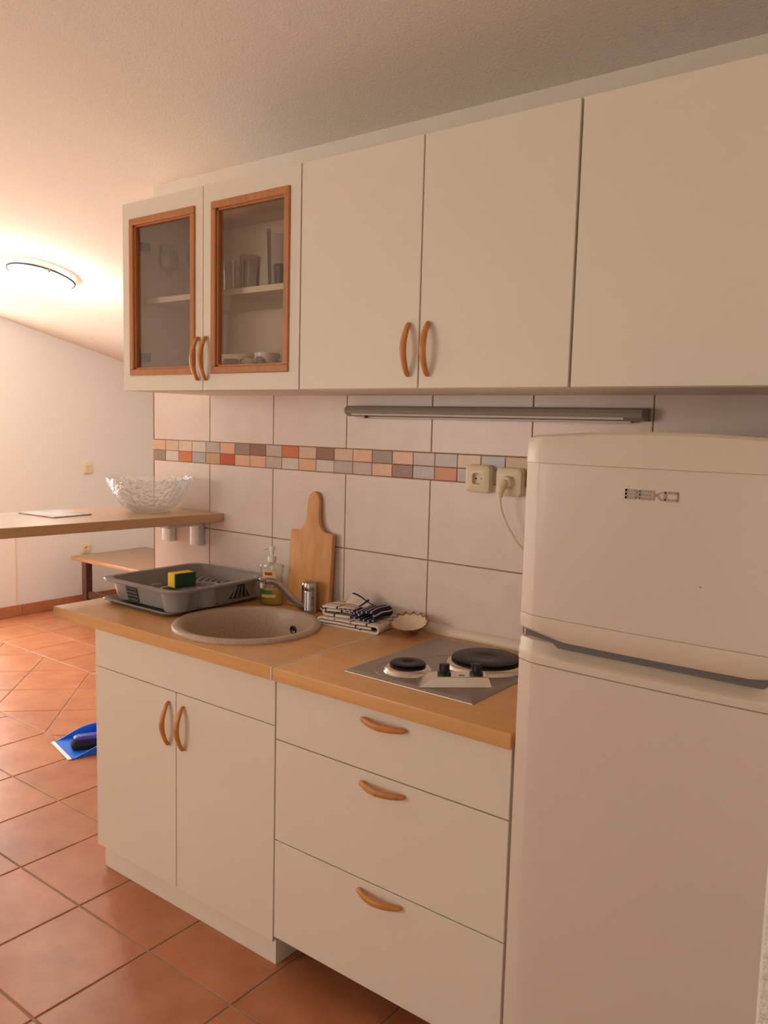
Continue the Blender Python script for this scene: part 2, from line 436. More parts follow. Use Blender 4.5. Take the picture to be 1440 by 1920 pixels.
# ---- floor with terracotta tiles
GZ = -0.003
mb = MB(); mb.box(XL - .12, XR + .1, YF - .12, YB + .1, -0.12, GZ)
floor = solo('floor', mb, 'floorgrout', 'terracotta tiled floor with pale grout joints', 'floor', kind='structure', smooth=0)

def clip(poly, a, b, c):
    """keep a*x+b*y<=c"""
    out = []
    for i in range(len(poly)):
        p, q = poly[i], poly[(i + 1) % len(poly)]
        dp, dq = a * p[0] + b * p[1] - c, a * q[0] + b * q[1] - c
        if dp <= 0: out.append(p)
        if (dp < 0 < dq) or (dq < 0 < dp):
            t = dp / (dp - dq); out.append((p[0] + (q[0] - p[0]) * t, p[1] + (q[1] - p[1]) * t))
    return out
def inset(poly, d):
    n = len(poly); out = []
    for i in range(n):
        p0, p1, p2 = (Vector(poly[i - 1]), Vector(poly[i]), Vector(poly[(i + 1) % n]))
        e1 = (p1 - p0).normalized(); e2 = (p2 - p1).normalized()
        n1 = Vector((-e1.y, e1.x)); n2 = Vector((-e2.y, e2.x))
        k = 1 + n1.dot(n2)
        out.append(tuple(p1 + (n1 + n2) * (d / max(k, 0.3))))
    return out
def parea(p): return 0.5 * sum(p[i][0] * p[(i + 1) % len(p)][1] - p[(i + 1) % len(p)][0] * p[i][1] for i in range(len(p)))
def slab(poly, z0, z1, bev, mb=None):
    mb = mb or MB(); n = len(poly); top = inset(poly, bev)
    mb.rings([[(x, y, z0) for x, y in poly], [(x, y, z1 - bev * .6) for x, y in poly], [(x, y, z1) for x, y in top]], cap0=False)
    return mb
PT = 0.333
G2 = 0.0028
full_me = slab([(-PT / 2 + G2, -PT / 2 + G2), (PT / 2 - G2, -PT / 2 + G2), (PT / 2 - G2, PT / 2 - G2), (-PT / 2 + G2, PT / 2 - G2)], GZ - .002, 0.0, 0.0022).mesh('floor_tile', 0)
full_me.materials.append(M['terra'])
rest = MB()
def floor_tile(poly, ok_full, seen):
    p = []
    for q in poly:
        if not p or (Vector(q) - Vector(p[-1])).length > 1e-4: p.append(q)
    if len(p) > 2 and (Vector(p[0]) - Vector(p[-1])).length < 1e-4: p.pop()
    if len(p) < 3 or parea(p) < 0.0012: return
    cx = sum(q[0] for q in p) / len(p); cy = sum(q[1] for q in p) / len(p)
    if not seen:
        slab(inset(p, G2), GZ - .002, 0.0, 0.0022, rest); return
    if ok_full and abs(parea(p) - PT * PT) < 1e-5:
        inst('floor_tile', full_me, floor, (cx, cy, 0)); return
    o = bpy.data.objects.new('floor_tile', slab(inset(p, G2), GZ - .002, 0.0, 0.0022).xf(T(-cx, -cy, 0)).mesh('floor_tile_cut', 0))
    COL.objects.link(o); o.parent = floor; o.location = (cx, cy, 0); o.data.materials.append(M['terra'])
def clip_rect(p, x0, x1, y0, y1):
    for a, b, c in ((1, 0, x1), (-1, 0, -x0), (0, 1, y1), (0, -1, -y0)):
        if len(p) >= 3: p = clip(p, a, b, c)
    return p
YS1, YS2 = -0.071, 0.58
def square_zone(x0, x1, y0, y1, ox, oy, seen):
    i0 = math.floor((x0 - ox) / PT); j0 = math.floor((y0 - oy) / PT)
    for i in range(i0, math.ceil((x1 - ox) / PT) + 1):
        for j in range(j0, math.ceil((y1 - oy) / PT) + 1):
            a, b = ox + i * PT, oy + j * PT
            p = clip_rect([(a, b), (a + PT, b), (a + PT, b + PT), (a, b + PT)], x0, x1, y0, y1)
            if len(p) >= 3: floor_tile(p, True, seen(a + PT / 2, b + PT / 2))
square_zone(XL, XR, YF, YS1, -0.4785, YS1, lambda x, y: y > -1.9 and x < 1.2 and not (x > 1.0 and y > -.5))
square_zone(XL, -0.5, YS2, YB, -0.46, YS2, lambda x, y: x < -1.4 and y < 2.2)
square_zone(-1.0, XR, YS1, 0.006, -0.4785, YS1, lambda x, y: False)
DG = PT * math.sqrt(2)
for i in range(-12, 12):
    for j in range(-14, 14):
        # lines x+y = -1.882 + k*DG and y-x = 3.104 + k*DG
        s0, s1 = -1.882 + i * DG, -1.882 + (i + 1) * DG
        d0, d1 = 3.104 + j * DG, 3.104 + (j + 1) * DG
        P = [((s - d) / 2, (s + d) / 2) for s, d in ((s0, d1), (s0, d0), (s1, d0), (s1, d1))]
        p = clip_rect(P, XL, -1.0, YS1, YS2)
        if len(p) >= 3: floor_tile(p, False, True)
o = part('floor_tile', rest, 'terra', floor, smooth=0); o['kind'] = 'stuff'

# ---- wall tiles on the kitchen wall
TW, ZM1, ZM0, TH = 0.3324, 1.3738, 1.2927, 0.2449
X1 = -0.7565
def wall_tile(name, x0, x1, z0, z1, m, g=0.0019, bev=0.0013):
    cx, cz_ = (x0 + x1) / 2, (z0 + z1) / 2
    w, h = (x1 - x0) / 2 - g, (z1 - z0) / 2 - g
    key = (name, round(w, 4), round(h, 4), m)
    if key not in wall_tile.cache:
        q = slab([(-w, -h), (w, -h), (w, h), (-w, h)], 0.0, 0.008, bev).xf(RXm(PI / 2)).mesh(name, 0)
        q.materials.append(M[m]); wall_tile.cache[key] = q
    return inst(name, wall_tile.cache[key], wall_back, (cx, 0.008, cz_))
wall_tile.cache = {}
part('grout_bed', MB().box(-1.097, 1.424, 0.0022, 0.0058, ZM0 - 2 * TH, ZM1 + TH), 'grout', wall_back, smooth=0)
for k in range(-2, 9):
    a, b = max(X1 + k * TW, -1.097), min(X1 + (k + 1) * TW, 1.424)
    if b - a < 0.02: continue
    for z0, z1 in ((ZM1, ZM1 + TH), (ZM0 - TH, ZM0), (ZM0 - 2 * TH, ZM0 - TH)):
        wall_tile('tile', a, b, z0, z1, 'walltile')
top = 'peach sand beige pale grey peach taupe brown mauve rust sand brown sand peach taupe peach mauve grey sand bluegrey ochre sand rust beige peach taupe grey sand red pale peach brown'.split()
bot = 'taupe pale rust bluegrey ochre red peach peach mauve pale peach pale grey mauve peach brown grey rust bluegrey mauve brown pale sand grey peach rust pale taupe sand bluegrey peach beige'.split()
MW = TW / 4.18
zmid = (ZM0 + ZM1) / 2
x = -1.097; k = 0
while x < 1.42:
    b = min(x + MW, 1.424)
    if b - x > 0.012:
        wall_tile('mosaic_tile', x, b, zmid, ZM1, 'mos_' + top[k % len(top)], g=0.0012, bev=0.0012)
        wall_tile('mosaic_tile', x, b, ZM0, zmid, 'mos_' + bot[k % len(bot)], g=0.0012, bev=0.0012)
    x += MW; k += 1

# ---- terracotta baseboard along the far wall
bb = thing('baseboard_left', 'terracotta tile skirting along the far wall', 'baseboard', (XL, 0, 0), kind='structure')
me_b = None
y = YB
k = 0
while y > 0.76:
    y0 = max(y - PT, 0.76)
    q = MB(); q.box(0.001, 0.012, -(y - y0) / 2 + .0015, (y - y0) / 2 - .0015, 0.001, 0.08, 0.0015, 1)
    if abs(y - y0 - PT) < 1e-6:
        if me_b is None: me_b = q.mesh('skirting_tile', 0); me_b.materials.append(M['terra'])
        me_ = me_b
    else:
        me_ = q.mesh('skirting_tile', 0); me_.materials.append(M['terra'])
    inst('skirting_tile', me_, bb, (0, (y + y0) / 2, 0))
    y = y0; k += 1

# ------------------------------------------------------------------ handles
def bow_mesh():
    """wooden bow handle: 130 mm along z, bowed out to -y"""
    R_ = []
    for i in range(21):
        t = -1 + 2 * i / 20
        z = t * 0.066
        out = 0.024 * (1 - t * t) ** 0.9
        tk = 0.0042 + 0.0028 * (1 - abs(t)) + (0.004 if abs(t) < .999 else 0.001) * abs(t) ** 6
        w = 0.0030 + 0.0050 * math.sqrt(max(0, 1 - t ** 4))
        cy = -out - tk * 0.5
        if abs(t) > .999: cy = -tk
        R_.append([(w * math.copysign(abs(math.cos(a)) ** .7, math.cos(a)), min(-0.0002, cy + tk * math.copysign(abs(math.sin(a)) ** .7, math.sin(a))), z)
                   for a in [2 * PI * j / 12 for j in range(12)]])
    me = MB().rings(R_).mesh('bow_handle', 50); me.materials.append(M['handle']); return me
BOW = bow_mesh()
def bow(parent, x, y, z, horiz=False):
    p = W[parent.name].translation
    return inst('handle', BOW, parent, (x - p.x, y - p.y, z - p.z), (0, PI / 2, 0) if horiz else (0, 0, 0))

# ------------------------------------------------------------------ wall cabinets
YU, ZUB, ZUT = -0.3734, 1.5445, 2.1466
def carcass(x0, x1, y0, y1, z0, z1, t=0.018, back=True):
    q = MB()
    q.box(x0, x0 + t, y0, y1, z0, z1); q.box(x1 - t, x1, y0, y1, z0, z1)
    q.box(x0 + t, x1 - t, y0, y1, z0, z0 + t); q.box(x0 + t, x1 - t, y0, y1, z1 - t, z1)
    if back: q.box(x0 + t, x1 - t, y1 - .006, y1, z0 + t, z1 - t)
    return q
# glass-door cabinet
XA, XB_, XC, XD, XE = -0.7529, -0.3529, 0.0472, 0.4472, 0.8477
gc = thing('glass_door_cabinet', 'white wall cabinet with two glazed doors framed in orange wood', 'cabinet', (XA, -0.001, ZUB))
part('body', carcass(XA, XC - .0005, -0.352, -0.001, ZUB, ZUT), 'whitein', gc, smooth=0)
part('shelf', MB().box(XA + .019, XC - .019, -0.30, -0.010, 1.8365, 1.8545, .001, 1), 'white', gc, smooth=0, label='white shelf inside the cabinet')
def glass_door(x0, x1, o0, o1, hx):
    z0, z1 = 1.5935, 2.0945
    d = part('door', MB().frame(x0, x1, ZUB + .001, ZUT, o0 + .012, o1 - .012, z0 + .012, z1 - .012, YU, -0.3535), 'white', gc, smooth=0)
    f = MB()
    fw = 0.021
    for (a0, a1, c0, c1) in ((o0, o1, z0, z0 + fw), (o0, o1, z1 - fw, z1), (o0, o0 + fw, z0 + fw, z1 - fw), (o1 - fw, o1, z0 + fw, z1 - fw)):
        f.box(a0, a1, YU - .006, YU + .012, c0, c1, .0022, 1)
    for (a0, a1, c0, c1) in ((o0 + fw * .55, o1 - fw * .55, z0 + fw * .55, z0 + fw * 1.25), (o0 + fw * .55, o1 - fw * .55, z1 - fw * 1.25, z1 - fw * .55),
                             (o0 + fw * .55, o0 + fw * 1.25, z0 + fw, z1 - fw), (o1 - fw * 1.25, o1 - fw * .55, z0 + fw, z1 - fw)):
        f.box(a0, a1, YU + .002, YU + .016, c0, c1)
    part('wooden_frame', f, 'frame', d, label='orange-brown wooden frame around the glass')
    part('pane', MB().box(o0 + .018, o1 - .018, YU + .008, YU + .011, z0 + .018, z1 - .018), 'pane', d, smooth=0)
    bow(d, hx, YU - .001, 1.6395)
    return d
dl = glass_door(XA, XB_ - .0015, -0.714, -0.3885, -0.3715)
dr = glass_door(XB_ + .0015, XC - .002, -0.3145, 0.0075, -0.3345)
def hinge(z, parent):
    h = MB(); x = XA + .018
    h.box(x + .001, x + .012, -0.350, -0.328, z - .033, z + .033, .002, 1)
    h.box(x + .001, x + .02, -0.350, -0.290, z - .013, z + .013, .003, 1)
    part('hinge', h, 'dark_grey_block' if z > 1.9 else 'black', parent)
hinge(2.02, gc); hinge(1.66, gc)

# plain wall cabinets
uc = thing('wall_cabinet', 'white wall cabinet with two plain doors above the sockets', 'cabinet', (XC, -0.001, ZUB))
part('body', carcass(XC + .0005, XE - .0005, -0.352, -0.001, ZUB, ZUT), 'white', uc, smooth=0)
for x0, x1, hx in ((XC + .002, XD - .0018, XD - .028), (XD + .0018, XE - .003, XD + .030)):
    d = part('door', MB().box(x0, x1, YU, -0.3535, ZUB + .001, ZUT, .0012, 1), 'white', uc, smooth=0)
    bow(d, hx, YU - .0005, 1.6395)
uc2 = thing('wall_cabinet', 'white wall cabinet with single plain door above the fridge', 'cabinet', (XE, -0.001, ZUB))
part('body', carcass(XE + .0005, 1.421, -0.352, -0.001, ZUB, ZUT), 'white', uc2, smooth=0)
part('door', MB().box(XE + .003, 1.421, YU, -0.3535, ZUB + .001, ZUT, .0012, 1), 'white', uc2, smooth=0)

# ------------------------------------------------------------------ base cabinets
YL, YCF, ZC, ZCB = -0.5698, -0.589, 0.832, 0.797
sc = thing('sink_cabinet', 'white base cabinet with two doors under the round sink', 'cabinet', (-0.636, -0.01, 0))
q = MB()
q.box(-0.636, -0.618, -0.545, -0.01, 0.072, ZCB); q.box(0.146, 0.1645, -0.545, -0.01, 0, ZCB)
q.box(-0.618, 0.146, -0.545, -0.01, 0.072, 0.09); q.box(-0.618, 0.146, -0.03, -0.022, 0.09, ZCB)
q.box(-0.616, -0.60, -0.535, -0.01, 0, 0.072)
part('body', q, 'white', sc, smooth=0)
part('plinth', MB().box(-0.616, 0.1635, -0.5555, -0.5455, 0.0, 0.0705), 'white', sc, smooth=0)
part('top_panel', MB().box(-0.636, 0.164, YL, -0.5465, 0.671, ZCB - .001, .0012, 1), 'white', sc, smooth=0)
for x0, x1, hx in ((-0.636, -0.2378, -0.2665), (-0.2348, 0.164, -0.2005)):
    d = part('door', MB().box(x0, x1, YL, -0.5465, 0.0717, 0.6685, .0012, 1), 'white', sc, smooth=0)
    bow(d, hx, YL - .0005, 0.572)
dc = thing('drawer_cabinet', 'white base cabinet with three drawers under the hob', 'cabinet', (0.1675, -0.01, 0))
q = carcass(0.1675, 0.857, -0.5455, -0.012, 0.0897, ZCB)
part('body', q, 'white', dc, smooth=0)
for (z0, z1, hz) in ((0.6369, ZCB - .001, 0.764), (0.3631, 0.6339, 0.6068), (0.0897, 0.3601, 0.3372)):
    d = part('drawer', MB().box(0.1685, 0.851, YL, -0.5465, z0, z1, .0012, 1), 'white', dc, smooth=0)
    bow(d, 0.5205, YL - .0005, hz, True)
for fx, fy in ((0.23, -0.40), (0.80, -0.40), (0.23, -0.08), (0.80, -0.08)):
    part('foot', MB().lathe([(0.022, 0.0), (0.022, 0.008), (0.014, 0.014), (0.014, 0.075), (0.024, 0.0895)], 16, (fx, fy, 0)), 'black', dc)

# ------------------------------------------------------------------ worktops
SX, SY, SR = -0.191, -0.3345, 0.225
def holed_slab(x0, x1, y0, y1, z0, z1, cx, cy, r):
    ang = sorted([2 * PI * k / 72 for k in range(72)] + [math.atan2(y - cy, x - cx) % (2 * PI) for x in (x0, x1) for y in (y0, y1)])
    I = []; O = []
    for a in ang:
        c, s_ = math.cos(a), math.sin(a)
        t = min([((x1 if c > 0 else x0) - cx) / c if abs(c) > 1e-9 else 1e9, ((y1 if s_ > 0 else y0) - cy) / s_ if abs(s_) > 1e-9 else 1e9])
        I.append((cx + r * c, cy + r * s_)); O.append((cx + t * c, cy + t * s_))
    n = len(ang); be = 0.002
    v = [(x, y, z1) for x, y in I] + [(min(max(x, x0 + be), x1 - be), min(max(y, y0 + be), y1 - be), z1) for x, y in O] + [(x, y, z1 - be) for x, y in O] + [(x, y, z0) for x, y in O] + [(x, y, z0) for x, y in I]
    f = []
    for j in range(n):
        k = (j + 1) % n
        for L_ in range(4): f.append((L_ * n + j, L_ * n + k, (L_ + 1) * n + k, (L_ + 1) * n + j))
        f.append((4 * n + j, 4 * n + k, k, j))
    return MB().add(v, f)
wt = thing('sink_worktop', 'beech-look worktop with the round sink let into it', 'worktop', (-0.844, -0.001, ZCB))
part('top', holed_slab(-0.844, 0.1655, YCF, -0.001, ZCB, ZC, SX, SY, 0.198), 'beech', wt)
part('joint_strip', MB().box(0.1660, 0.1700, YCF - .0015, -0.001, ZCB + .0005, ZC + .0006, .0006, 1), 'lipgloss', wt, label='pale metal joint strip between the worktops')
solo('hob_worktop', MB().box(0.1705, 0.8575, YCF, -0.001, ZCB, ZC, .002, 2), 'beech', 'beech-look worktop carrying the electric hob', 'worktop', loc=(0.1705, -0.001, ZCB))
# white quadrant strip along the back of the worktop
q = MB()
pr_ = [(-0.0005, 0.0), (-0.022, 0.0), (-0.024, 0.006), (-0.022, 0.014), (-0.016, 0.021), (-0.008, 0.025), (-0.0005, 0.026)]
q.rings([[(x, y, ZC + z) for y, z in pr_] for x in (0.05, 0.86)])
solo('trim_1', q, 'white', 'white rounded plastic strip along the wall behind the hob', 'trim', kind='structure', loc=(0.05, -0.0005, ZC))

# ------------------------------------------------------------------ sink
sk = thing('round_sink', 'round speckled beige stone sink set in the worktop', 'sink', (SX, SY, ZC))
pr_ = [(0.190, -0.012), (0.196, -0.002), (0.2255, 0.0003), (0.2265, 0.006), (0.222, 0.0115), (0.213, 0.013), (0.202, 0.0125), (0.196, 0.009), (0.192, 0.0), (0.188, -0.02),
       (0.180, -0.09), (0.168, -0.125), (0.145, -0.143), (0.05, -0.149), (0.045, -0.149), (0.045, -0.155), (0.152, -0.151), (0.176, -0.130), (0.187, -0.09), (0.1935, -0.03), (0.190, -0.012)]
part('basin', MB().lathe(pr_, 96, (SX, SY, ZC), False, False), 'granite', sk, smooth=50)
part('drain', MB().lathe([(0.0449, -0.153), (0.0449, -0.146), (0.036, -0.145), (0.03, -0.149), (0.001, -0.150)], 32, (SX, SY, ZC), True, False), 'steel', sk)
# overflow ring on the far inner side
ang = math.radians(84)
ov = MB().lathe([(0.0145, -0.001), (0.0145, 0.003), (0.012, 0.004), (0.010, 0.002), (0.0085, -0.0005), (0.0035, -0.0005), (0.003, 0.002), (0.0005, 0.002)], 24, (0, 0, 0), False, True)
ov.xf(T(SX + 0.1845 * math.cos(ang), SY + 0.1845 * math.sin(ang), ZC - 0.045) @ RZ(ang) @ RYm(-PI / 2 - 0.10))
part('overflow', ov, 'black', sk, label='black round overflow inside the basin')

# ------------------------------------------------------------------ faucet
FX, FY = -0.171, -0.0785
fc = thing('kitchen_faucet', 'chrome single-lever kitchen faucet behind the round sink', 'faucet', (FX, FY, ZC))
part('body', MB().lathe([(0.0265, 0.0), (0.0265, 0.005), (0.0255, 0.009), (0.0255, 0.072), (0.0248, 0.076)], 32, (FX, FY, ZC)), 'chrome', fc)
part('lever', MB().lathe([(0.0250, 0.0765), (0.0256, 0.079), (0.0256, 0.094), (0.0235, 0.101), (0.016, 0.105), (0.0005, 0.1065)], 32, (FX, FY, ZC), True, False), 'chrome', fc)
tip = Vector((-0.248, -0.205, ZC + .1115))
b0 = Vector((FX - .011, FY - .020, ZC + .022))
pts = []
P0, P1, P2, P3 = b0, b0 + Vector((-0.030, -0.056, 0.038)), tip + Vector((0.024, 0.044, 0.012)), tip
for i in range(17):
    t = i / 16
    pts.append(P0 * (1 - t) ** 3 + P1 * 3 * t * (1 - t) ** 2 + P2 * 3 * t * t * (1 - t) + P3 * t ** 3)
part('spout', MB().tube(pts, [0.0135 - 0.0020 * i / 16 for i in range(17)], 16), 'chrome', fc)
part('aerator', MB().lathe([(0.011, -0.022), (0.0125, -0.020), (0.0125, -0.006), (0.0115, 0.0), (0.0125, 0.003), (0.0125, 0.009), (0.007, 0.013)], 20, tuple(tip + Vector((-0.004, -0.008, 0)))), 'chrome', fc)

# ------------------------------------------------------------------ hob
hb = thing('electric_hob', 'small steel electric hob with two black plates', 'hob', (0.33, -0.066, ZC))
HX0, HX1, HY0, HY1 = 0.330, 0.7065, -0.4915, -0.0665
q = MB()
def rect(x0, x1, y0, y1, z): return [(x0, y0, z), (x1, y0, z), (x1, y1, z), (x0, y1, z)]
q.rings([rect(HX0, HX1, HY0, HY1, ZC + .0004), rect(HX0 + .0005, HX1 - .0005, HY0 + .0005, HY1 - .0005, ZC + .0022), rect(HX0 + .009, HX1 - .009, HY0 + .009, HY1 - .009, ZC + .008),
         rect(HX0 + .012, HX1 - .012, HY0 + .012, HY1 - .012, ZC + .008)])
part('plate', q, 'steelplate', hb, smooth=20)
hz = ZC + .008
BX1, BY1, BX2, BY2 = 0.4595, -0.398, 0.5835, -0.222
# pressed ring around the plates
q = MB()
def oval(r, z, n=64):
    out = []
    a = math.atan2(BY2 - BY1, BX2 - BX1)
    for k in range(n):
        t = 2 * PI * k / n
        big = math.cos(t - a) > 0.0
        c = (BX2, BY2, r + .035) if big else (BX1, BY1, r)
        out.append((c[0] + c[2] * math.cos(t), c[1] + c[2] * math.sin(t), z))
    return out
q.rings([oval(.084, hz), oval(.082, hz + .0012), oval(.079, hz)], cap0=False, cap1=False)
part('pressed_rim', q, 'steelplate', hb)
def plate(cx, cy, r):
    b = MB().lathe([(r + .017, 0.0), (r + .015, 0.004), (r + .009, 0.010), (r + .003, 0.0125), (r - .004, 0.0125)], 48, (cx, cy, hz))
    o = part('burner_ring', b, 'steelshine', hb)
    d = MB().lathe([(r - .003, 0.0126), (r, 0.014), (r, 0.017), (r - .003, 0.018), (r - .002, 0.0205), (r - .006, 0.0225), (r * .32, 0.0215), (r * .26, 0.020), (r * .1, 0.020), (0.0008, 0.0205)], 48, (cx, cy, hz), True, False)
    part('hot_plate', d, 'burner', hb)
plate(BX1, BY1, 0.046); plate(BX2, BY2, 0.0905)
# slanted knob panel across the front corner
kp = T(0.6095, -0.4065, hz) @ RZ(math.radians(41.5))
q = MB(); Lk = 0.094
q.rings([[tuple(kp @ Vector(p)) for p in r] for r in (
    [(-Lk, -0.027, 0.0), (Lk * .86, -0.027, 0.0), (Lk * .86, 0.032, 0.0), (-Lk, 0.032, 0.0)],
    [(-Lk * .62, -0.020, 0.021), (Lk * .78, -0.020, 0.021), (Lk * .78, 0.027, 0.021), (-Lk * .62, 0.027, 0.021)],
    [(-Lk * .58, -0.018, 0.0225), (Lk * .75, -0.018, 0.0225), (Lk * .75, 0.025, 0.0225), (-Lk * .58, 0.025, 0.0225)])])
kpan = part('knob_panel', q, 'steelshine', hb, smooth=20)
for kx in (-0.030, 0.048):
    kn = MB().lathe([(0.0165, 0.0), (0.0165, 0.006), (0.013, 0.008), (0.0105, 0.009), (0.0100, 0.024), (0.0085, 0.0255)], 28)
    kn.box(-0.0125, 0.0125, -0.004, 0.004, 0.006, 0.0262, .0012, 1)
    kn.xf(kp @ T(kx, 0.002, 0.0226)); part('knob', kn, 'black', hb)
q = MB(); q.box(0.004, 0.018, -0.008, -0.003, 0.0226, 0.0231); q.xf(kp); part('printed_mark', q, 'black', hb)

# ------------------------------------------------------------------ fridge
FRX0, FRX1, FYF, FRYB = 0.868, 1.410, -0.617, -0.05
fr = thing('fridge_freezer', 'white two-door fridge freezer standing beside the drawer cabinet', 'fridge', (FRX0, FRYB, 0))
part('body', MB().box(FRX0 + .004, FRX1 - .004, -0.560, FRYB, 0.03, 1.428, .006, 2), 'fridge', fr)
def dprof(ins=0.0, out=0.0, z=0.0, nx=22):
    """plan outline of a door (ccw from back left along the front), inset by ins"""
    x0, x1 = FRX0 + ins, FRX1 - ins
    fy = FYF + ins - out
    P = [(x0, -0.566), (x0, fy + .032), (x0 + .0012, fy + .0255), (x0 + .0045, fy + .0205), (x0 + .033, fy + .0066), (x0 + .037, fy + .0049)]
    mid = []
    for i in range(nx + 1):
        t = i / nx; x = x0 + .040 + (x1 - x0 - .080) * t
        mid.append((x, fy + .004 - .006 * math.sin(PI * t) ** .8))
    Pm = [(x0 + x1 - px, py) for px, py in reversed(P)]
    return [(px, py, z) for px, py in P + mid + Pm]
def sarc(x): return math.sin(PI * max(0, min(1, (x - FRX0) / (FRX1 - FRX0))))
def scoop(x):
    t = (x - FRX0) / (FRX1 - FRX0)
    return smooth01((t - .06) / .14) * smooth01((.94 - t) / .14)
# freezer door
R_ = [dprof(0, 0, 1.0925), dprof(0, 0, 1.389)]
fz = part('freezer_door', MB().rings(R_), 'fridge', fr, smooth=25)
def arch(r, k): return [(x, y, z + k * sarc(x)) for x, y, z in r]
R_ = [dprof(0, .002, 1.3895), dprof(0, .0025, 1.400), arch(dprof(0.0005, .001, 1.425), .009), arch(dprof(.003, 0, 1.436), .012), arch(dprof(.010, -.004, 1.4405), .013), arch(dprof(.03, -.02, 1.4405), .013)]
part('top_trim', MB().rings(R_), 'fridgetrim', fz, smooth=40)
def dip(r, k): return [(x, y, z - k * scoop(x)) for x, y, z in r]
R_ = [dip(dprof(.012, -.016, 1.056), .010), dip(dprof(.003, -.006, 1.0575), .010), dip(dprof(.0005, .0005, 1.064), .006), dprof(0, .0025, 1.080), dprof(0, .002, 1.092)]
part('bottom_trim', MB().rings(R_), 'fridgetrim', fz, smooth=40)
# fridge door with recessed grip along its top
R_ = [dprof(.006, -.004, 0.055), dprof(0, 0, 0.062), dprof(0, 0, 0.9962), dprof(.0015, -.0015, 0.9975)]
fd = part('fridge_door', MB().rings(R_), 'fridge', fr, smooth=25)
def grip(r, dy, k): return [(x, y + (dy * scoop(x) if y < -.58 else 0), z - k * scoop(x)) for x, y, z in r]
R_ = [dprof(0, .002, 0.999), dprof(0, .0025, 1.010), grip(dprof(0, .0025, 1.015), .0, .001), grip(dprof(.0, .0015, 1.0195), .004, .002), grip(dprof(.0005, .001, 1.0235), .013, .003), grip(dprof(.001, .0, 1.034), .030, .004),
      grip(dprof(.002, -.001, 1.0425), .034, .007), grip(dprof(.006, -.005, 1.0455), .032, .009), grip(dprof(.03, -.02, 1.0455), .018, .009)]
part('grip_trim', MB().rings(R_), 'fridgetrim', fd, smooth=40)
part('dark_grey_block', MB().box(FRX0 + .014, FRX1 - .014, -0.592, -0.561, 1.030, 1.070), 'dark_grey_block', fr, smooth=0, label='dark block painted as the shaded gap between freezer and fridge door')  # solid block between the doors, its dark colour stands in for the gap's shade
part('base_grille', MB().box(FRX0 + .01, FRX1 - .01, -0.57, -0.555, 0.004, 0.05), 'dark_grey_block', fr, smooth=0)
for fx in (FRX0 + .06, FRX1 - .06):
    for fy in (-0.53, -0.09):
        part('foot', MB().lathe([(0.02, 0), (0.02, .012), (.01, .014), (.01, .031)], 14, (fx, fy, 0)), 'black', fr)
# raised maker's name on the freezer door
def letters():
    q = MB(); h = 0.0172; s = 0.0044; yb, yt = -0.0002, -0.0022
    def bar(x0, x1, z0, z1): q.box(x0, x1, yt, yb, z0, z1, .0004, 1)
    def quad(a, b, c, d):
        q.add([(p[0], yt, p[1]) for p in (a, b, c, d)] + [(p[0], yb, p[1]) for p in (a, b, c, d)],
              [(0, 1, 2, 3), (7, 6, 5, 4), (0, 4, 5, 1), (1, 5, 6, 2), (2, 6, 7, 3), (3, 7, 4, 0)])
    def horiz3(x0, x1):
        for z in (0, (h - s) / 2, h - s): bar(x0, x1, z, z + s)
    # B
    horiz3(0, 0.0215); bar(0, s, 0, h); bar(.0190, .0226, .0012, .0072); bar(.0190, .0226, .0093, .0153)
    # E with rounded left
    horiz3(.0255, .0470); bar(.0243, .0243 + s, .0012, h - .0012)
    # K
    bar(.0490, .0490 + s, 0, h)
    quad((.0526, .0062), (.0640, h - .0035), (.0690, h), (.0526, .0104))
    quad((.0545, .0090), (.0640, 0), (.0690, 0), (.0580, .0104))
    # O
    bar(.0700, .0940, 0, s); bar(.0700, .0940, h - s, h); bar(.0690, .0690 + s + .0006, .001, h - .001); bar(.0914, .0950, .001, h - .001)
    return q
part('maker_name', letters().xf(T(1.0795, FYF - .0012, 1.3345)), 'logo', fz, smooth=0, label='raised grey letters BEKO')
part('dent_mark', MB().lathe([(.0022, 0), (.0016, .0006), (.0003, .0008)], 12).xf(T(1.2195, FYF - .0012, 1.193) @ RXm(PI / 2)), 'logo', fz)

# ------------------------------------------------------------------ under-cabinet lamp
ul = thing('under_cabinet_lamp', 'long grey strip lamp under the wall cabinets', 'lamp', (0.0, -0.001, 1.50))
LX0, LX1 = -0.062, 0.898
def lprof(x, k=1.0):
    return [(x, -0.001, 1.4785), (x, -0.030 * k, 1.4785), (x, -0.050 * k, 1.487), (x, -0.054 * k, 1.497), (x, -0.048 * k, 1.5065), (x, -0.034 * k, 1.511), (x, -0.001, 1.511)]
part('housing', MB().rings([lprof(LX0 + .012), lprof(LX1 - .022)]), 'lampgrey', ul, smooth=20)
part('end_cap', MB().rings([lprof(LX0, .8), lprof(LX0 + .003, 1.0), lprof(LX0 + .0118, 1.02)]), 'lampgrey', ul, smooth=20)
part('end_cap', MB().rings([lprof(LX1 - .0218, 1.03), lprof(LX1 - .003, 1.03), lprof(LX1, .9)]), 'lampgrey', ul, smooth=20)
part('diffuser', MB().box(LX0 + .03, LX1 - .04, -0.026, -0.004, 1.4735, 1.4784, .001, 1), 'lampdiff', ul, smooth=0)
part('lip', MB().box(LX0 + .03, LX1 - .05, -0.0505, -0.044, 1.4815, 1.4868, .001, 1), 'lampdiff', ul, smooth=0)
part('switch', MB().lathe([(.006, 0), (.0055, -.006), (.002, -.008)], 14, (0.015, -0.036, 1.4806)), 'black', ul)

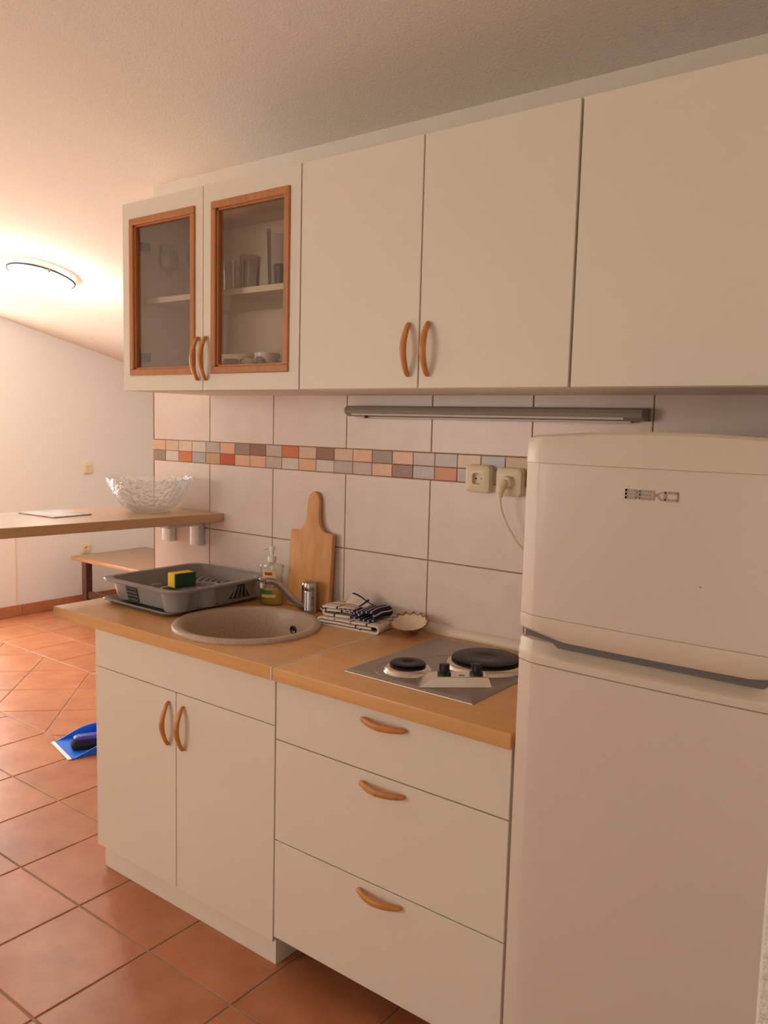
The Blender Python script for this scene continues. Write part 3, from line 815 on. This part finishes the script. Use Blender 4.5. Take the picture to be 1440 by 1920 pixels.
# ------------------------------------------------------------------ sockets, plug and cord
def rrect(w, h, r, n=6):
    P = []
    for cx, cy, a0 in ((w - r, h - r, 0), (-w + r, h - r, PI / 2), (-w + r, -h + r, PI), (w - r, -h + r, 1.5 * PI)):
        for i in range(n + 1):
            a = a0 + PI / 2 * i / n
            P.append((cx + r * math.cos(a), cy + r * math.sin(a)))
    return P
def socket(label, X, depth=0.026, group=None, s=0.040):
    """round earthed wall socket; local frame: z out of the wall, y up"""
    t = thing('wall_socket', label, 'socket', tuple(X.translation), rot=X.to_euler(), group=group)
    b = MB(); n = 28
    b.rings([[(p[0], p[1], 0.0005) for p in rrect(s, s, .011)], [(p[0], p[1], depth * .45) for p in rrect(s, s, .011)], [(p[0], p[1], depth * .5) for p in rrect(s - .002, s - .002, .011)]])
    part('box', b, 'plug', t, local=True)
    c = MB(); O = rrect(s - .0015, s - .0015, .011); I = rrect(s - .006, s - .006, .010)
    k = len(O)
    hole = [(0.0195 * math.cos(2 * PI * j / k + PI / 8), 0.0195 * math.sin(2 * PI * j / k + PI / 8)) for j in range(k)]
    # match the hole start to the outline start
    hole = [(0.0195 * math.cos(math.atan2(p[1], p[0])), 0.0195 * math.sin(math.atan2(p[1], p[0]))) for p in O]
    z1 = depth
    c.rings([[(x, y, depth * .52) for x, y in O], [(x, y, z1 - .003) for x, y in O], [(x, y, z1) for x, y in I], [(x, y, z1) for x, y in hole], [(x * .96, y * .96, z1 - .012) for x, y in hole]], cap0=False, cap1=True)
    part('cover', c, 'plug', t, local=True)
    for hx in (-0.0095, 0.0095):
        part('pin_hole', MB().lathe([(.0028, z1 - .0119), (.0028, z1 - .0112), (.0005, z1 - .0110)], 12, (hx, 0, 0)), 'dark', t, local=True)
    for sy in (1, -1):
        part('earth_clip', MB().box(-0.003, 0.003, sy * .0165 - .0015, sy * .0165 + .0015, z1 - .0119, z1 - .002), 'dark', t, local=True, smooth=0)
    return t
def wallX(x, z): return T(x, 0.0, z) @ RXm(PI / 2)
socket('empty cream wall socket on the mosaic band', wallX(0.418, 1.3075))
socket('cream wall socket with the fridge plug in it', wallX(0.5185, 1.3035))
def farX(y, z): return T(XL, y, z) @ RZ(PI / 2) @ RXm(PI / 2)
socket('cream socket high on the far wall above the bar top', farX(1.59, 1.061), 0.016)
socket('cream socket low on the far wall just above the brown table', farX(1.562, 0.440), 0.016)
# plug with its cord
pc = thing('power_plug', 'cream angled plug and cord of the fridge', 'plug', (0.5185, -0.016, 1.3035))
part('plug_body', MB().lathe([(.0182, -.0135), (.0182, .012), (.016, .016), (.010, .018)], 24).xf(T(0.5185, -0.027, 1.3035) @ RXm(PI / 2)), 'plug', pc)
part('plug_grip', MB().tube([(0.5185, -0.044, 1.306), (0.5145, -0.052, 1.295), (0.511, -0.054, 1.275), (0.510, -0.052, 1.262)], [.011, .0115, .009, .006], 12), 'plug', pc)
part('cord', MB().tube([(0.510, -0.052, 1.264), (0.511, -0.050, 1.24), (0.517, -0.046, 1.215), (0.533, -0.040, 1.18), (0.558, -0.034, 1.14), (0.59, -0.03, 1.11), (0.64, -0.025, 1.07), (0.72, -0.022, 1.0), (0.82, -0.02, 0.93), (0.866, -0.018, 0.9)], .0033, 8), 'plug', pc)

# cable on the far wall
solo('wall_cable', MB().tube([(XL + .004, 0.9945, 0.081), (XL + .004, 0.9942, 0.35), (XL + .004, 0.9935, 0.66)], .0038, 8), 'plug', 'thin cream cable running down the far wall to the skirting', 'cable', loc=(XL + .004, 0.9945, 0.08))

# ------------------------------------------------------------------ breakfast bar
ZB = 1.113
bar_dir = Vector((-0.107, -0.80)).normalized()      # away from the wall
bar = thing('breakfast_bar', 'beech-look breakfast bar fixed to the kitchen wall', 'bar counter', (-0.885, -0.002, ZB))
r0 = Vector((-0.677, -0.0015)); l0 = Vector((-1.094, -0.0015))
Lb = 0.99
poly = [tuple(l0 + bar_dir * Lb + Vector((-.0, .05))), tuple(r0 + bar_dir * Lb), tuple(r0), tuple(l0)]
part('top', MB().prism(poly, ZB - .0325, ZB, .002, 1), 'bartop', bar)
for bx in (-0.979, -0.811):
    q = MB(); q.box(bx - .026, bx + .026, -0.030, -0.001, 0.9795, ZB - .033, .004, 2); q.box(bx - .026, bx + .026, -0.17, -0.028, ZB - .055, ZB - .033, .003, 1)
    part('bracket', q, 'whiteplastic', bar, label='white plastic bracket under the bar top')
lg = Vector((-0.905, -0.835))
part('leg', MB().box(lg.x - .16, lg.x + .025, lg.y - .016, lg.y + .016, 0.0, ZB - .033, .003, 1), 'tableedge', bar, label='brown wooden support panel')

# magazine on the bar
mg = thing('magazine', 'thin magazine lying on the breakfast bar', 'magazine', (-1.02, -0.470, ZB), math.radians(4))
part('pages', MB().box(-0.098, 0.098, -0.074, 0.074, 0.0006, 0.0034), 'paper', mg, local=True, smooth=0)
part('cover', MB().box(-0.1, 0.1, -0.076, 0.076, 0.0, 0.0006).box(-0.1, 0.1, -0.076, 0.076, 0.0034, 0.0042).box(-0.1, -0.0990, -0.076, 0.076, 0.0006, 0.0034), 'magazine', mg, local=True, smooth=0)

# crystal bowl
BWX, BWY = -0.885, -0.172
def crystal_bowl():
    n = 144; R_ = []
    def ring(r, z, amp, twist):
        out = []
        for j in range(n):
            a = 2 * PI * j / n
            s_ = abs(math.cos(12 * (a + twist)))
            out.append(((r + amp * s_ * .5) * math.cos(a), (r + amp * s_ * .5) * math.sin(a), z + amp * s_ * .9))
        return out
    outer = [(0.055, 0.000, 0, 0), (0.066, 0.002, 0, 0), (0.086, 0.012, .001, 0), (0.108, 0.034, .003, .10), (0.127, 0.062, .005, .20), (0.142, 0.090, .006, .28), (0.151, 0.112, .008, .33), (0.154, 0.120, .009, .34)]
    inner = [(r - .0045, z + (.004 if z < .01 else .0005), a, t) for r, z, a, t in reversed(outer)]
    for o_ in outer + inner: R_.append(ring(*o_))
    return MB().rings(R_).xf(T(BWX, BWY, ZB + .0003))
solo('glass_bowl', crystal_bowl(), 'crystal', 'large cut-glass salad bowl with scalloped rim on the bar', 'bowl', loc=(BWX, BWY, ZB), smooth=30)

# ------------------------------------------------------------------ dish rack
RKX0, RKX1, RKY0, RKY1 = -0.790, -0.396, -0.452, -0.035
rk = thing('dish_rack', 'grey plastic dish drying rack on its drip tray', 'dish rack', (-0.58, -0.24, ZC))
def rr(x0, x1, y0, y1, r, z, n=6):
    cx, cy = (x0 + x1) / 2, (y0 + y1) / 2
    return [(cx + p[0], cy + p[1], z) for p in rrect((x1 - x0) / 2, (y1 - y0) / 2, r, n)]
def rri(i, z, r=0.045): return rr(RKX0 + i, RKX1 - i, RKY0 + i, RKY1 - i, r, z)
q = MB()
def rri_b(i, z): return rr(-0.792 + i, -0.424 - i, RKY0 + i, -0.022 - i, .032, z)
q.rings([rri_b(.035, ZC + .0005), rri_b(.018, ZC + .002), rri_b(.006, ZC + .012), rri_b(.002, ZC + .013), rri_b(.000, ZC + .0155), rri_b(.003, ZC + .018), rri_b(.010, ZC + .0165), rri_b(.024, ZC + .006)])
part('drip_tray', q, 'grey', rk)
z0, z1 = ZC + .0185, ZC + .088
q = MB()
q.rings([rri(.033, z0, .04), rri(.020, z1 - .012, .045), rri(.001, z1 - .011, .045), rri(-.002, z1 - .004, .045), rri(.000, z1, .045), rri(.019, z1, .045), rri(.023, z1 - .004, .043), rri(.036, z0 + .003, .04)], cap0=True, cap1=True)
basin = part('basin', q, 'grey', rk)
# dark panels laid on the walls, painted as the shade inside open slots
def slot_panel(poly, X, m='dark'):
    return MB().prism(poly, 0.0, 0.0012).xf(X)
tilt = math.atan2(0.013, 0.0575)
XF = T(-0.640, RKY0 + .0252, ZC + .0480) @ RXm(PI / 2 + tilt)
part('slot_panel', slot_panel([(-.030, -.028), (.030, -.028), (.030, .027), (-.030, .027)], XF), 'dark', basin, label='dark panel painted as a shaded opening in the rack side', smooth=0)
for k in range(4):
    q = MB(); q.box(-.027, .027, -.022 + k * .013, -.0185 + k * .013, .0012, .0026); q.xf(XF); part('slat', q, 'dark_grey_block', basin, smooth=0)
XR_ = T(RKX1 - .0252, -0.150, ZC + .0480) @ RZ(PI / 2) @ RXm(PI / 2 + tilt)
part('slot_panel', slot_panel([(-.052, -.024), (.045, -.024), (.008, .024), (-.016, .024)], XR_), 'dark', basin, smooth=0)
for k in range(4):
    q = MB(); q.tube([(-.036 + k * .021, -.021, .0016), (-.022 + k * .012, .020, .0016)], .002, 6); q.xf(XR_); part('slat', q, 'grey', basin, smooth=0)
# cutlery cups hanging at the corner, bulging through the front wall
def cup(cx, cy, r0, r1, sy):
    c = MB()
    h0, h1 = ZC + .0195, z1 + .0005
    c.lathe([(r0, h0), (r1, h1 - .008), (r1 + .006, h1 - .007), (r1 + .0065, h1 - .001), (r1 + .005, h1), (r1 - .002, h1), (r1 - .0035, h1 - .006), (r0 - .004, h0 + .003)], 36, (cx, cy, 0), True, True, sy)
    part('cutlery_cup', c, 'grey', rk, smooth=50)
cup(-0.446, -0.402, 0.038, 0.0475, 1.0); cup(-0.4375, -0.296, 0.036, 0.043, 1.0)
# ribbed plate holder: row of hoops
for k in range(9):
    x_ = -0.690 + k * .026; y_ = -0.190 + k * .0032
    pts = []
    for i in range(9):
        a = PI * i / 8
        pts.append((x_, y_ - .030 * math.cos(a), ZC + .024 + .052 * math.sin(a) ** .6))
    part('plate_hoop', MB().tube(pts, .0032, 8), 'grey', rk)
part('divider', MB().box(-0.60, -0.588, -0.385, -0.345, ZC + .022, ZC + .080, .005, 2), 'grey', rk)

# sponge standing in the cutlery cup
sp = thing('sponge', 'yellow kitchen sponge with green scouring side on the dish rack', 'sponge', (-0.452, -0.368, ZC + .0890), rz=math.radians(-6))
part('foam', MB().box(-0.034, 0.006, -0.038, 0.038, 0.0, 0.046, .004, 2), 'sponge', sp, local=True)
part('scouring_pad', MB().box(0.0062, 0.015, -0.038, 0.038, 0.0, 0.046, .002, 1), 'pad', sp, local=True)

# ------------------------------------------------------------------ soap bottle
sb = thing('soap_bottle', 'clear pump bottle with yellow washing-up liquid', 'bottle', (-0.349, -0.074, ZC), math.radians(28))
bp_ = [(0.037, 0.0005), (0.041, 0.004), (0.0405, 0.030), (0.038, 0.070), (0.039, 0.110), (0.0425, 0.132), (0.040, 0.139), (0.016, 0.143), (0.0125, 0.146), (0.0125, 0.152)]
part('bottle', MB().lathe(bp_, 40, (0, 0, 0), True, True, 0.62), 'bottle', sb, local=True, smooth=50)
part('liquid', MB().lathe([(0.034, 0.003), (0.0385, 0.006), (0.038, 0.030), (0.0365, 0.050), (0.0363, 0.054)], 40, (0, 0, 0), True, True, 0.60), 'soap', sb, local=True, smooth=50)
def wrap(z0, z1, a0, a1, off, rtab=bp_):
    def rad(z):
        for (ra, za), (rb, zb) in zip(rtab, rtab[1:]):
            if za <= z <= zb: return ra + (rb - ra) * (z - za) / (zb - za)
        return rtab[-1][0]
    q = MB(); R_ = []
    for dz in range(9):
        z = z0 + (z1 - z0) * dz / 8
        R_.append([((rad(z) + off) * math.cos(a0 + (a1 - a0) * j / 12), .62 * (rad(z) + off) * math.sin(a0 + (a1 - a0) * j / 12), z) for j in range(13)])
    return q.rings(R_, False, False, False)
A = -PI / 2
lab = part('label', wrap(0.074, 0.124, A - .75, A + .55, .0006), 'label', sb, local=True)
part('red_print', wrap(0.104, 0.115, A - .5, A + .2, .0012), 'labelred', lab, local=True)
part('yellow_print', wrap(0.080, 0.100, A - .7, A + .4, .0012), 'labelyellow', lab, local=True)
part('green_print', wrap(0.040, 0.052, A - 1.1, A + .2, .0012), 'labelgreen', lab, local=True)
part('white_print', wrap(0.028, 0.038, A - .8, A + .5, .0012), 'label', lab, local=True)
pm = MB().lathe([(0.0145, 0.1505), (0.0145, 0.166), (0.0085, 0.168), (0.0055, 0.170), (0.0055, 0.186), (0.011, 0.187), (0.0115, 0.196), (0.009, 0.200), (0.001, 0.2005)], 24, (0, 0, 0), True, False)
pm.tube([(0, 0, 0.193), (-0.018, -0.006, 0.194), (-0.028, -0.010, 0.190)], [.006, .005, .0035], 10)
part('pump', pm, 'whiteplastic', sb, local=True)
part('dip_tube', MB().cyl((0.002, 0, 0.010), (0, 0, 0.150), .0022, None, 8), 'whiteplastic', sb, local=True)

# ------------------------------------------------------------------ cutting board leaning on the wall
def board_outline():
    w, h = 0.094, 0.258
    P = [(-w, 0.0), (w, 0.0), (w, h)]
    right = [(0.062, h + .002), (0.045, h + .010), (0.034, h + .024), (0.0285, h + .045), (0.0265, h + .068), (0.027, h + .090), (0.0255, h + .108), (0.019, h + .124), (0.008, h + .134)]
    P += right + [(0.0, h + .136)] + [(-x, z) for x, z in reversed(right)] + [(-w, h)]
    return P
al = math.radians(3.9)
bd = MB().prism(board_outline(), 0.0, 0.017, .003, 2).xf(T(-0.2125, -0.0285, ZC + .0015) @ RXm(PI / 2 - al))
solo('cutting_board', bd, 'board', 'wooden paddle cutting board leaning against the wall tiles', 'cutting board', loc=(-0.2125, -0.04, ZC))

# ------------------------------------------------------------------ folded towels
def ribbon(path, th, y0, y1, ny, wob, seed, flag):
    """thick folded cloth: profile path in XZ swept along y; stores the strip attribute (distance, depth, dark flag)"""
    rnd = random.Random(seed)
    P = [Vector(p) for p in path]; n = len(P); L_ = []; R_ = []; dist = [0]
    for i in range(n):
        t = (P[min(i + 1, n - 1)] - P[max(i - 1, 0)]).normalized(); nn = Vector((-t.y, t.x))
        L_.append(P[i] + nn * th / 2); R_.append(P[i] - nn * th / 2)
        if i: dist.append(dist[-1] + (P[i] - P[i - 1]).length)
    loop = L_ + list(reversed(R_)); dl = dist + list(reversed(dist))
    ph = [rnd.uniform(0, 6.28) for _ in range(6)]
    RR = []; at = []
    for j in range(ny + 1):
        u = j / ny; y = y0 + (y1 - y0) * u
        ring = []
        for k, p in enumerate(loop):
            dx = wob * (math.sin(5 * u + ph[0]) + .5 * math.sin(11 * u + ph[1] + p.y * 90))
            dz = wob * .45 * (math.sin(6 * u + ph[2] + p.x * 30) + math.sin(p.x * 55 + ph[3])) * min(1, p.y / .012)
            ring.append((p.x + dx, y + wob * .6 * math.sin(p.x * 40 + ph[4]), max(0.0004, p.y + dz)))
            at.append((dl[k], y - y0 + .012, flag(p.x, dl[k])))
        RR.append(ring)
    return MB().rings(RR), at
def arc(cx, cz_, r, a0, a1, n=7): return [(cx + r * math.cos(math.radians(a0 + (a1 - a0) * i / n)), cz_ + r * math.sin(math.radians(a0 + (a1 - a0) * i / n))) for i in range(n + 1)]
def lin(a, b, n=10): return [(a[0] + (b[0] - a[0]) * i / n, a[1] + (b[1] - a[1]) * i / n) for i in range(n + 1)]
def add_strip(o, at):
    a = o.data.attributes.new('strip', 'FLOAT_VECTOR', 'POINT')
    for i, p in enumerate(at): a.data[i].vector = p
# lower towel
path = lin((.205, .0135), (.03, .0135)) + arc(.012, .0085, .005, 90, 270) + lin((.03, .0035), (.212, .0035)) + arc(.214, .0135, .0100, -80, 80) + lin((.205, .0235), (.012, .0235)) + [(.004, .021), (.001, .014)]
q, at = ribbon(path, .0062, 0.0, 0.125, 14, .0016, 3, lambda x_, d_: .25 if .125 < x_ < .212 else 0.0)
tw = thing('folded_towel', 'white folded kitchen towel with thin lines at the bottom of the pile', 'towel', (-0.050, -0.172, ZC), math.radians(5))
o = part('cloth', q, 'striped', tw, local=True, smooth=60); add_strip(o, at)
# upper towel
path = lin((.135, .020), (.03, .020)) + arc(.012, .0115, .007, 90, 270) + lin((.03, .0045), (.10, .0045), 6) + lin((.11, .0045), (.172, .0045), 8) + arc(.176, .0185, .0140, -85, 85) + lin((.165, .0325), (.150, .0300), 3) + lin((.135, .0255), (.09, .0285), 6) + lin((.08, .029), (.012, .029), 8) + [(.002, .026), (-.003, .017)]
q, at = ribbon(path, .0068, 0.0, 0.105, 14, .0022, 11, lambda x_, d_: 1.0 if x_ > .112 else .25)
tw2 = thing('folded_towel', 'white and navy checked folded kitchen towel on top of the pile', 'towel', (-0.044, -0.158, ZC + .0275), math.radians(7))
o = part('cloth', q, 'striped', tw2, local=True, smooth=60); add_strip(o, at)
# raised corner of the upper towel
R_ = []; at = []
for j in range(9):
    v_ = j / 8
    row = []
    for i in range(9):
        u_ = i / 8
        x_ = .052 + .07 * u_ + .010 * v_; y_ = .050 + .040 * v_
        z_ = .0335 + .038 * v_ ** 1.2 * (1 - .80 * u_) + .003 * math.sin(5 * u_)
        row.append((x_, y_, z_)); at.append((.012 + .065 * u_, .012 + .045 * v_, .25))
    R_.append(row)
R2 = [[(x_ + .001, y_ + .004, z_ - .0028) for x_, y_, z_ in r] for r in R_]
vv = [p for r in R_ for p in r] + [p for r in R2 for p in r]; ff = []
for j in range(8):
    for i in range(8):
        a = j * 9 + i; ff += [(a, a + 1, a + 10, a + 9), (81 + a, 81 + a + 9, 81 + a + 10, 81 + a + 1)]
for i in range(8):
    ff += [(i, 81 + i, 81 + i + 1, i + 1), (72 + i, 72 + i + 1, 81 + 72 + i + 1, 81 + 72 + i), (i * 9, i * 9 + 9, 81 + i * 9 + 9, 81 + i * 9), (i * 9 + 8, 81 + i * 9 + 8, 81 + i * 9 + 17, i * 9 + 17)]
o = part('turned_corner', MB().add(vv, ff), 'striped', tw2, local=True, smooth=60); add_strip(o, at + at)

# ------------------------------------------------------------------ scalloped dish
sd = thing('scalloped_dish', 'small cream shell-shaped dish with scalloped brown rim', 'dish', (0.236, -0.074, ZC + .0050), rot=(math.radians(20), 0, math.radians(10)))
def shell_rings(prof, n=90):
    R_ = []
    for r, z, amp in prof:
        R_.append([((r + amp * math.cos(15 * a)) * math.cos(a) * 1.2, (r + amp * math.cos(15 * a)) * math.sin(a), z + amp * .8 * math.cos(15 * a)) for a in [2 * PI * j / n for j in range(n)]])
    return R_
lift = .013
part('bowl', MB().rings(shell_rings([(.020, lift, 0), (.034, lift + .006, .0008), (.047, lift + .020, .0020), (.0465, lift + .0215, .0020), (.032, lift + .009, .0008), (.018, lift + .003, 0)])), 'shellin', sd, local=True, smooth=50)
part('outer_shell', MB().rings(shell_rings([(.0205, lift - .0004, 0), (.0348, lift + .0052, .0012), (.0478, lift + .0194, .0030), (.0474, lift + .0204, .0026)]), cap0=False, cap1=False), 'shelledge', sd, local=True, smooth=50, label='dark brown ribbed outside')
part('rim', MB().rings(shell_rings([(.0462, lift + .0195, .0020), (.0495, lift + .0215, .0034), (.0505, lift + .0250, .0036), (.0480, lift + .0255, .0030), (.0455, lift + .0225, .0020)]), cap0=False, cap1=False), 'shelledge', sd, local=True, smooth=50)
part('base', MB().rings(shell_rings([(.0215, .0, 0), (.0215, .004, 0), (.0195, lift - .0002, 0)])), 'shelledge', sd, local=True, smooth=50)

# ------------------------------------------------------------------ glassware and crockery in the glass cabinet
ZS = 1.8545 + .0004; ZS0 = ZUB + .018 + .0004
def tumbler(x, y, r, h, label, group=None, name='drinking_glass', cat='glass'):
    return solo(name, MB().lathe([(r * .84, 0), (r * .86, .001), (r, h), (r - .0022, h), (r * .84 - .001, .008), (.001, .007)], 28, (x, y, ZS), True, False), 'tumbler', label, cat, group, loc=(x, y, ZS))
g = 'tumblers on the cabinet shelf'
for x, y, r, h, lb in ((-0.405, -0.230, .019, .100, 'narrow clear tumbler at the door-stile end of the shelf row'), (-0.360, -0.228, .023, .100, 'clear tumbler between the narrow tumbler and the widest tumbler'),
                       (-0.300, -0.232, .032, .105, 'widest clear tumbler in the row on the cabinet shelf'), (-0.232, -0.160, .028, .085, 'lowest clear tumbler, next to the tall glass jug')):
    tumbler(x, y, r, h, lb, g)
tumbler(-0.165, -0.235, .043, .168, 'tall clear glass jug on the cabinet shelf', None, 'glass_jug', 'jug')
wg = MB().lathe([(.033, 0), (.033, .0015), (.008, .005), (.0038, .012), (.0036, .078), (.010, .088), (.028, .104), (.033, .128), (.031, .160), (.029, .176), (.0278, .176), (.0315, .128), (.0265, .106), (.001, .091)], 28, (-0.680, -0.245, ZS), True, False)
solo('wine_glass', wg, 'tumbler', 'stemmed wine glass on the shelf nearest the cabinet hinges', 'wine glass', 'wine glasses on the cabinet shelf', loc=(-0.680, -0.245, ZS))
wg = MB().lathe([(.033, 0), (.033, .0015), (.008, .005), (.0038, .012), (.0036, .078), (.010, .088), (.028, .104), (.033, .128), (.031, .160), (.029, .176), (.0278, .176), (.0315, .128), (.0265, .106), (.001, .091)], 28, (-0.590, -0.200, ZS), True, False)
solo('wine_glass', wg, 'tumbler', 'stemmed wine glass on the shelf between the hinge-side wine glass and tumblers', 'wine glass', 'wine glasses on the cabinet shelf', loc=(-0.590, -0.200, ZS))
# crockery on the cabinet floor
bx_ = thing('printed_box', 'white carton with red round print in the glass cabinet', 'box', (-0.365, -0.165, ZS0), math.radians(0))
part('carton', MB().box(-0.085, 0.085, -0.05, 0.05, 0, 0.106, .001, 1), 'china', bx_, local=True, smooth=0)
part('red_print', MB().lathe([(.014, 0), (.014, .0006), (.0005, .0007)], 24).xf(T(-0.058, -0.0501, .078) @ RXm(PI / 2)), 'chinared', bx_, local=True)
for k in range(3):
    part('grey_print', MB().box(-0.02 + k * .022, -0.008 + k * .022, -0.0507, -0.0501, 0.070, 0.088), 'chinagrey', bx_, local=True, smooth=0)
def cup_china(x, y, r, h, lb):
    t = thing('white_cup', lb, 'cup', (x, y, ZS0), group='white cups in the glass cabinet')
    part('cup_body', MB().lathe([(r, 0), (r, .002), (r * .95, h * .5), (r * .7, h - .004), (r * .55, h), (r * .5, h), (r * .48, h - .002), (.001, h - .002)], 32, (x, y, ZS0), False, False), 'china', t)
    part('cup_handle', MB().tube([(x - .004, y - r * .9, ZS0 + h * .25), (x - .008, y - r * 1.35, ZS0 + h * .4), (x - .008, y - r * 1.3, ZS0 + h * .7), (x - .003, y - r * .75, ZS0 + h * .8)], .004, 8), 'china', t)
cup_china(-0.345, -0.268, .034, .084, 'white china cup upside down in front of the printed carton')
cup_china(-0.2705, -0.262, .033, .085, 'white china cup upside down beside the printed mug')
MKX, MKY = -0.192, -0.262
mk = thing('printed_mug', 'pale mug with large dark grey print in the glass cabinet', 'mug', (MKX, MKY, ZS0))
part('mug_body', MB().lathe([(.033, 0), (.036, .003), (.038, .097), (.035, .097), (.033, .006), (.001, .006)], 36, (MKX, MKY, ZS0), True, False), 'china', mk)
q = MB(); R_ = []
for i in range(9):
    z = .040 + .046 * i / 8; w = .85 * math.sin(PI * (i + .6) / 9.4)
    R_.append([(MKX + (.0362 + .0018 * z / .085 + .0006) * math.cos(-1.45 + w * (j / 8 - .5) * 1.6), MKY + (.0362 + .0018 * z / .085 + .0006) * math.sin(-1.45 + w * (j / 8 - .5) * 1.6), ZS0 + z) for j in range(9)])
q.rings(R_, False, False, False)
part('grey_print', q, 'chinagrey', mk, label='dark grey leaf-like print')
part('mug_handle', MB().tube([(MKX + .033, MKY + .013, ZS0 + .078), (MKX + .053, MKY + .020, ZS0 + .070), (MKX + .055, MKY + .021, ZS0 + .038), (MKX + .031, MKY + .012, ZS0 + .024)], .005, 8), 'china', mk)

# ------------------------------------------------------------------ low brown table by the far wall
tb = thing('low_table', 'low brown wooden table with dark legs by the far wall', 'table', (-3.25, 1.62, 0))
TX0, TX1, TY0, TY1, TZ = -3.80, -2.70, 1.297, 1.95, 0.437
part('table_top', MB().box(TX0 + .02, TX1 - .02, TY0 + .02, TY1 - .02, TZ - .022, TZ, .001, 1), 'tablewood', tb, smooth=0)
for (a0, a1, c0, c1) in ((TX0, TX1, TY0, TY0 + .0198), (TX0, TX1, TY1 - .0198, TY1), (TX0, TX0 + .0198, TY0 + .02, TY1 - .02), (TX1 - .0198, TX1, TY0 + .02, TY1 - .02)):
    part('edge_moulding', MB().box(a0, a1, c0, c1, TZ - .03, TZ - .001, .004, 2), 'tableedge', tb)
for lx in (TX0 + .11, TX1 - .11):
    for ly in (TY0 + .06, TY1 - .06):
        part('leg', MB().box(lx - .027, lx + .027, ly - .027, ly + .027, 0, TZ - .0225, .003, 1), 'darkwood', tb)
for ly in (TY0 + .06, TY1 - .06):
    part('stretcher', MB().box(TX0 + .138, TX1 - .138, ly - .012, ly + .012, 0.13, 0.185, .002, 1), 'darkwood', tb, smooth=0)

# ------------------------------------------------------------------ ceiling lamp
LMX, LMY = -2.66, 0.452
LMZ = cz(LMY)
nrm = math.atan(0.235)
XLm = T(LMX, LMY, LMZ - .001) @ RXm(-nrm) @ RXm(PI)     # local z points down into the room
cl = thing('ceiling_lamp', 'round glass ceiling lamp on the sloping ceiling', 'lamp', tuple(XLm.translation), rot=XLm.to_euler())
part('base_plate', MB().lathe([(0.105, 0.0), (0.105, 0.022), (0.10, 0.026)], 40), 'lampmetal', cl, local=True)
part('glass_dish', MB().lathe([(0.165, 0.030), (0.168, 0.034), (0.155, 0.048), (0.115, 0.066), (0.06, 0.076), (0.001, 0.079)], 48, (0, 0, 0), True, False), 'lampglass', cl, local=True, smooth=50)
part('ring', MB().lathe([(0.158, 0.026), (0.172, 0.026), (0.174, 0.030), (0.170, 0.0335), (0.166, 0.0335), (0.160, 0.0295)], 48, (0, 0, 0), False, False), 'whiteplastic', cl, local=True, smooth=50)
part('dark_gap_ring', MB().lathe([(0.1745, 0.0250), (0.1790, 0.0270), (0.1780, 0.0330), (0.1745, 0.0345)], 48, (0, 0, 0), False, False), 'dark', cl, local=True, smooth=50)  # dark band painted for the shaded gap between glass and base
for a in (0.3, 0.3 + PI):
    part('screw_knob', MB().lathe([(.006, .03), (.007, .04), (.004, .046)], 12, (0.176 * math.cos(a), 0.176 * math.sin(a), 0)), 'lampmetal', cl, local=True)
ld = bpy.data.lights.new('lamp_bulb', 'POINT'); ld.energy = 17; ld.color = (1.0, 0.94, 0.86); ld.shadow_soft_size = 0.06
lo = bpy.data.objects.new('lamp_bulb', ld); COL.objects.link(lo)
lo.location = XLm @ Vector((0, 0, 0.16))

# ------------------------------------------------------------------ dustpan and brush
dpm = T(-1.560, -0.138, 0.0) @ RZ(math.radians(-14))
dp = thing('dustpan', 'blue plastic dustpan with white rubber lip on the floor', 'dustpan', tuple(dpm.translation), rot=dpm.to_euler())
# local: lip along x at y=0, body towards +y
def pan():
    Wd, Dp = 0.118, 0.215
    q = MB()
    q.box(-Wd, Wd, 0.004, Dp, 0.002, 0.0055)
    for s in (-1, 1):
        P = []
        for i in range(13):
            t = i / 12
            P.append((0.004 + t * (Dp - .004), 0.004 + 0.044 * math.sin(min(1, t * 1.25) * PI / 2) ** 1.3))
        V = []
        for y_, h_ in P:
            o_ = s * (Wd + .012 * h_ / .06)
            V.append([(s * (Wd - .003), y_, .002), (s * Wd, y_, .002), (o_, y_, h_), (o_ - s * .003, y_, h_)])
        q.rings(V)
    q.box(-Wd, Wd, Dp - .003, Dp, .004, .048)
    q.box(-Wd * .95, Wd * .95, Dp - .03, Dp, .045, .048)
    return q
part('pan', pan(), 'blue', dp, local=True, smooth=40)
part('rubber_lip', MB().box(-0.118, 0.118, -0.012, 0.0039, 0.0008, 0.0065, .0015, 1), 'rubber', dp, local=True)
part('pan_handle', MB().tube([(0, .2155, .034), (0, .25, .035), (0, .30, .034), (0, .33, .032)], [.016, .014, .016, .010], 12, .6), 'blue', dp, local=True)
bm_ = T(-1.535, -0.100, 0.0062) @ RZ(math.radians(-30))
hbr = thing('hand_brush', 'dark blue hand brush with black bristles lying in the dustpan', 'brush', tuple(bm_.translation), rot=bm_.to_euler())
br = MB()
br.rings([rr(-.030, .030, -.004, .155, .020, .0005), rr(-.036, .036, -.012, .162, .022, .022), rr(-.028, .028, .000, .157, .020, .042)])
part('bristles', br, 'bristle', hbr, local=True)
part('brush_body', MB().rings([rr(-.027, .027, 0.002, .158, .02, .0425), rr(-.027, .027, .002, .158, .02, .050), rr(-.018, .018, .012, .150, .016, .058)]), 'bluedark', hbr, local=True)
part('brush_handle', MB().tube([(0, .150, .052), (0, .19, .060), (0, .24, .066), (0, .28, .064)], [.015, .012, .014, .009], 12, .7), 'bluedark', hbr, local=True)
part('handle_cap', MB().lathe([(.009, 0), (.010, .004), (.003, .007)], 16, (0.006, .135, .058)), 'rubber', hbr, local=True)
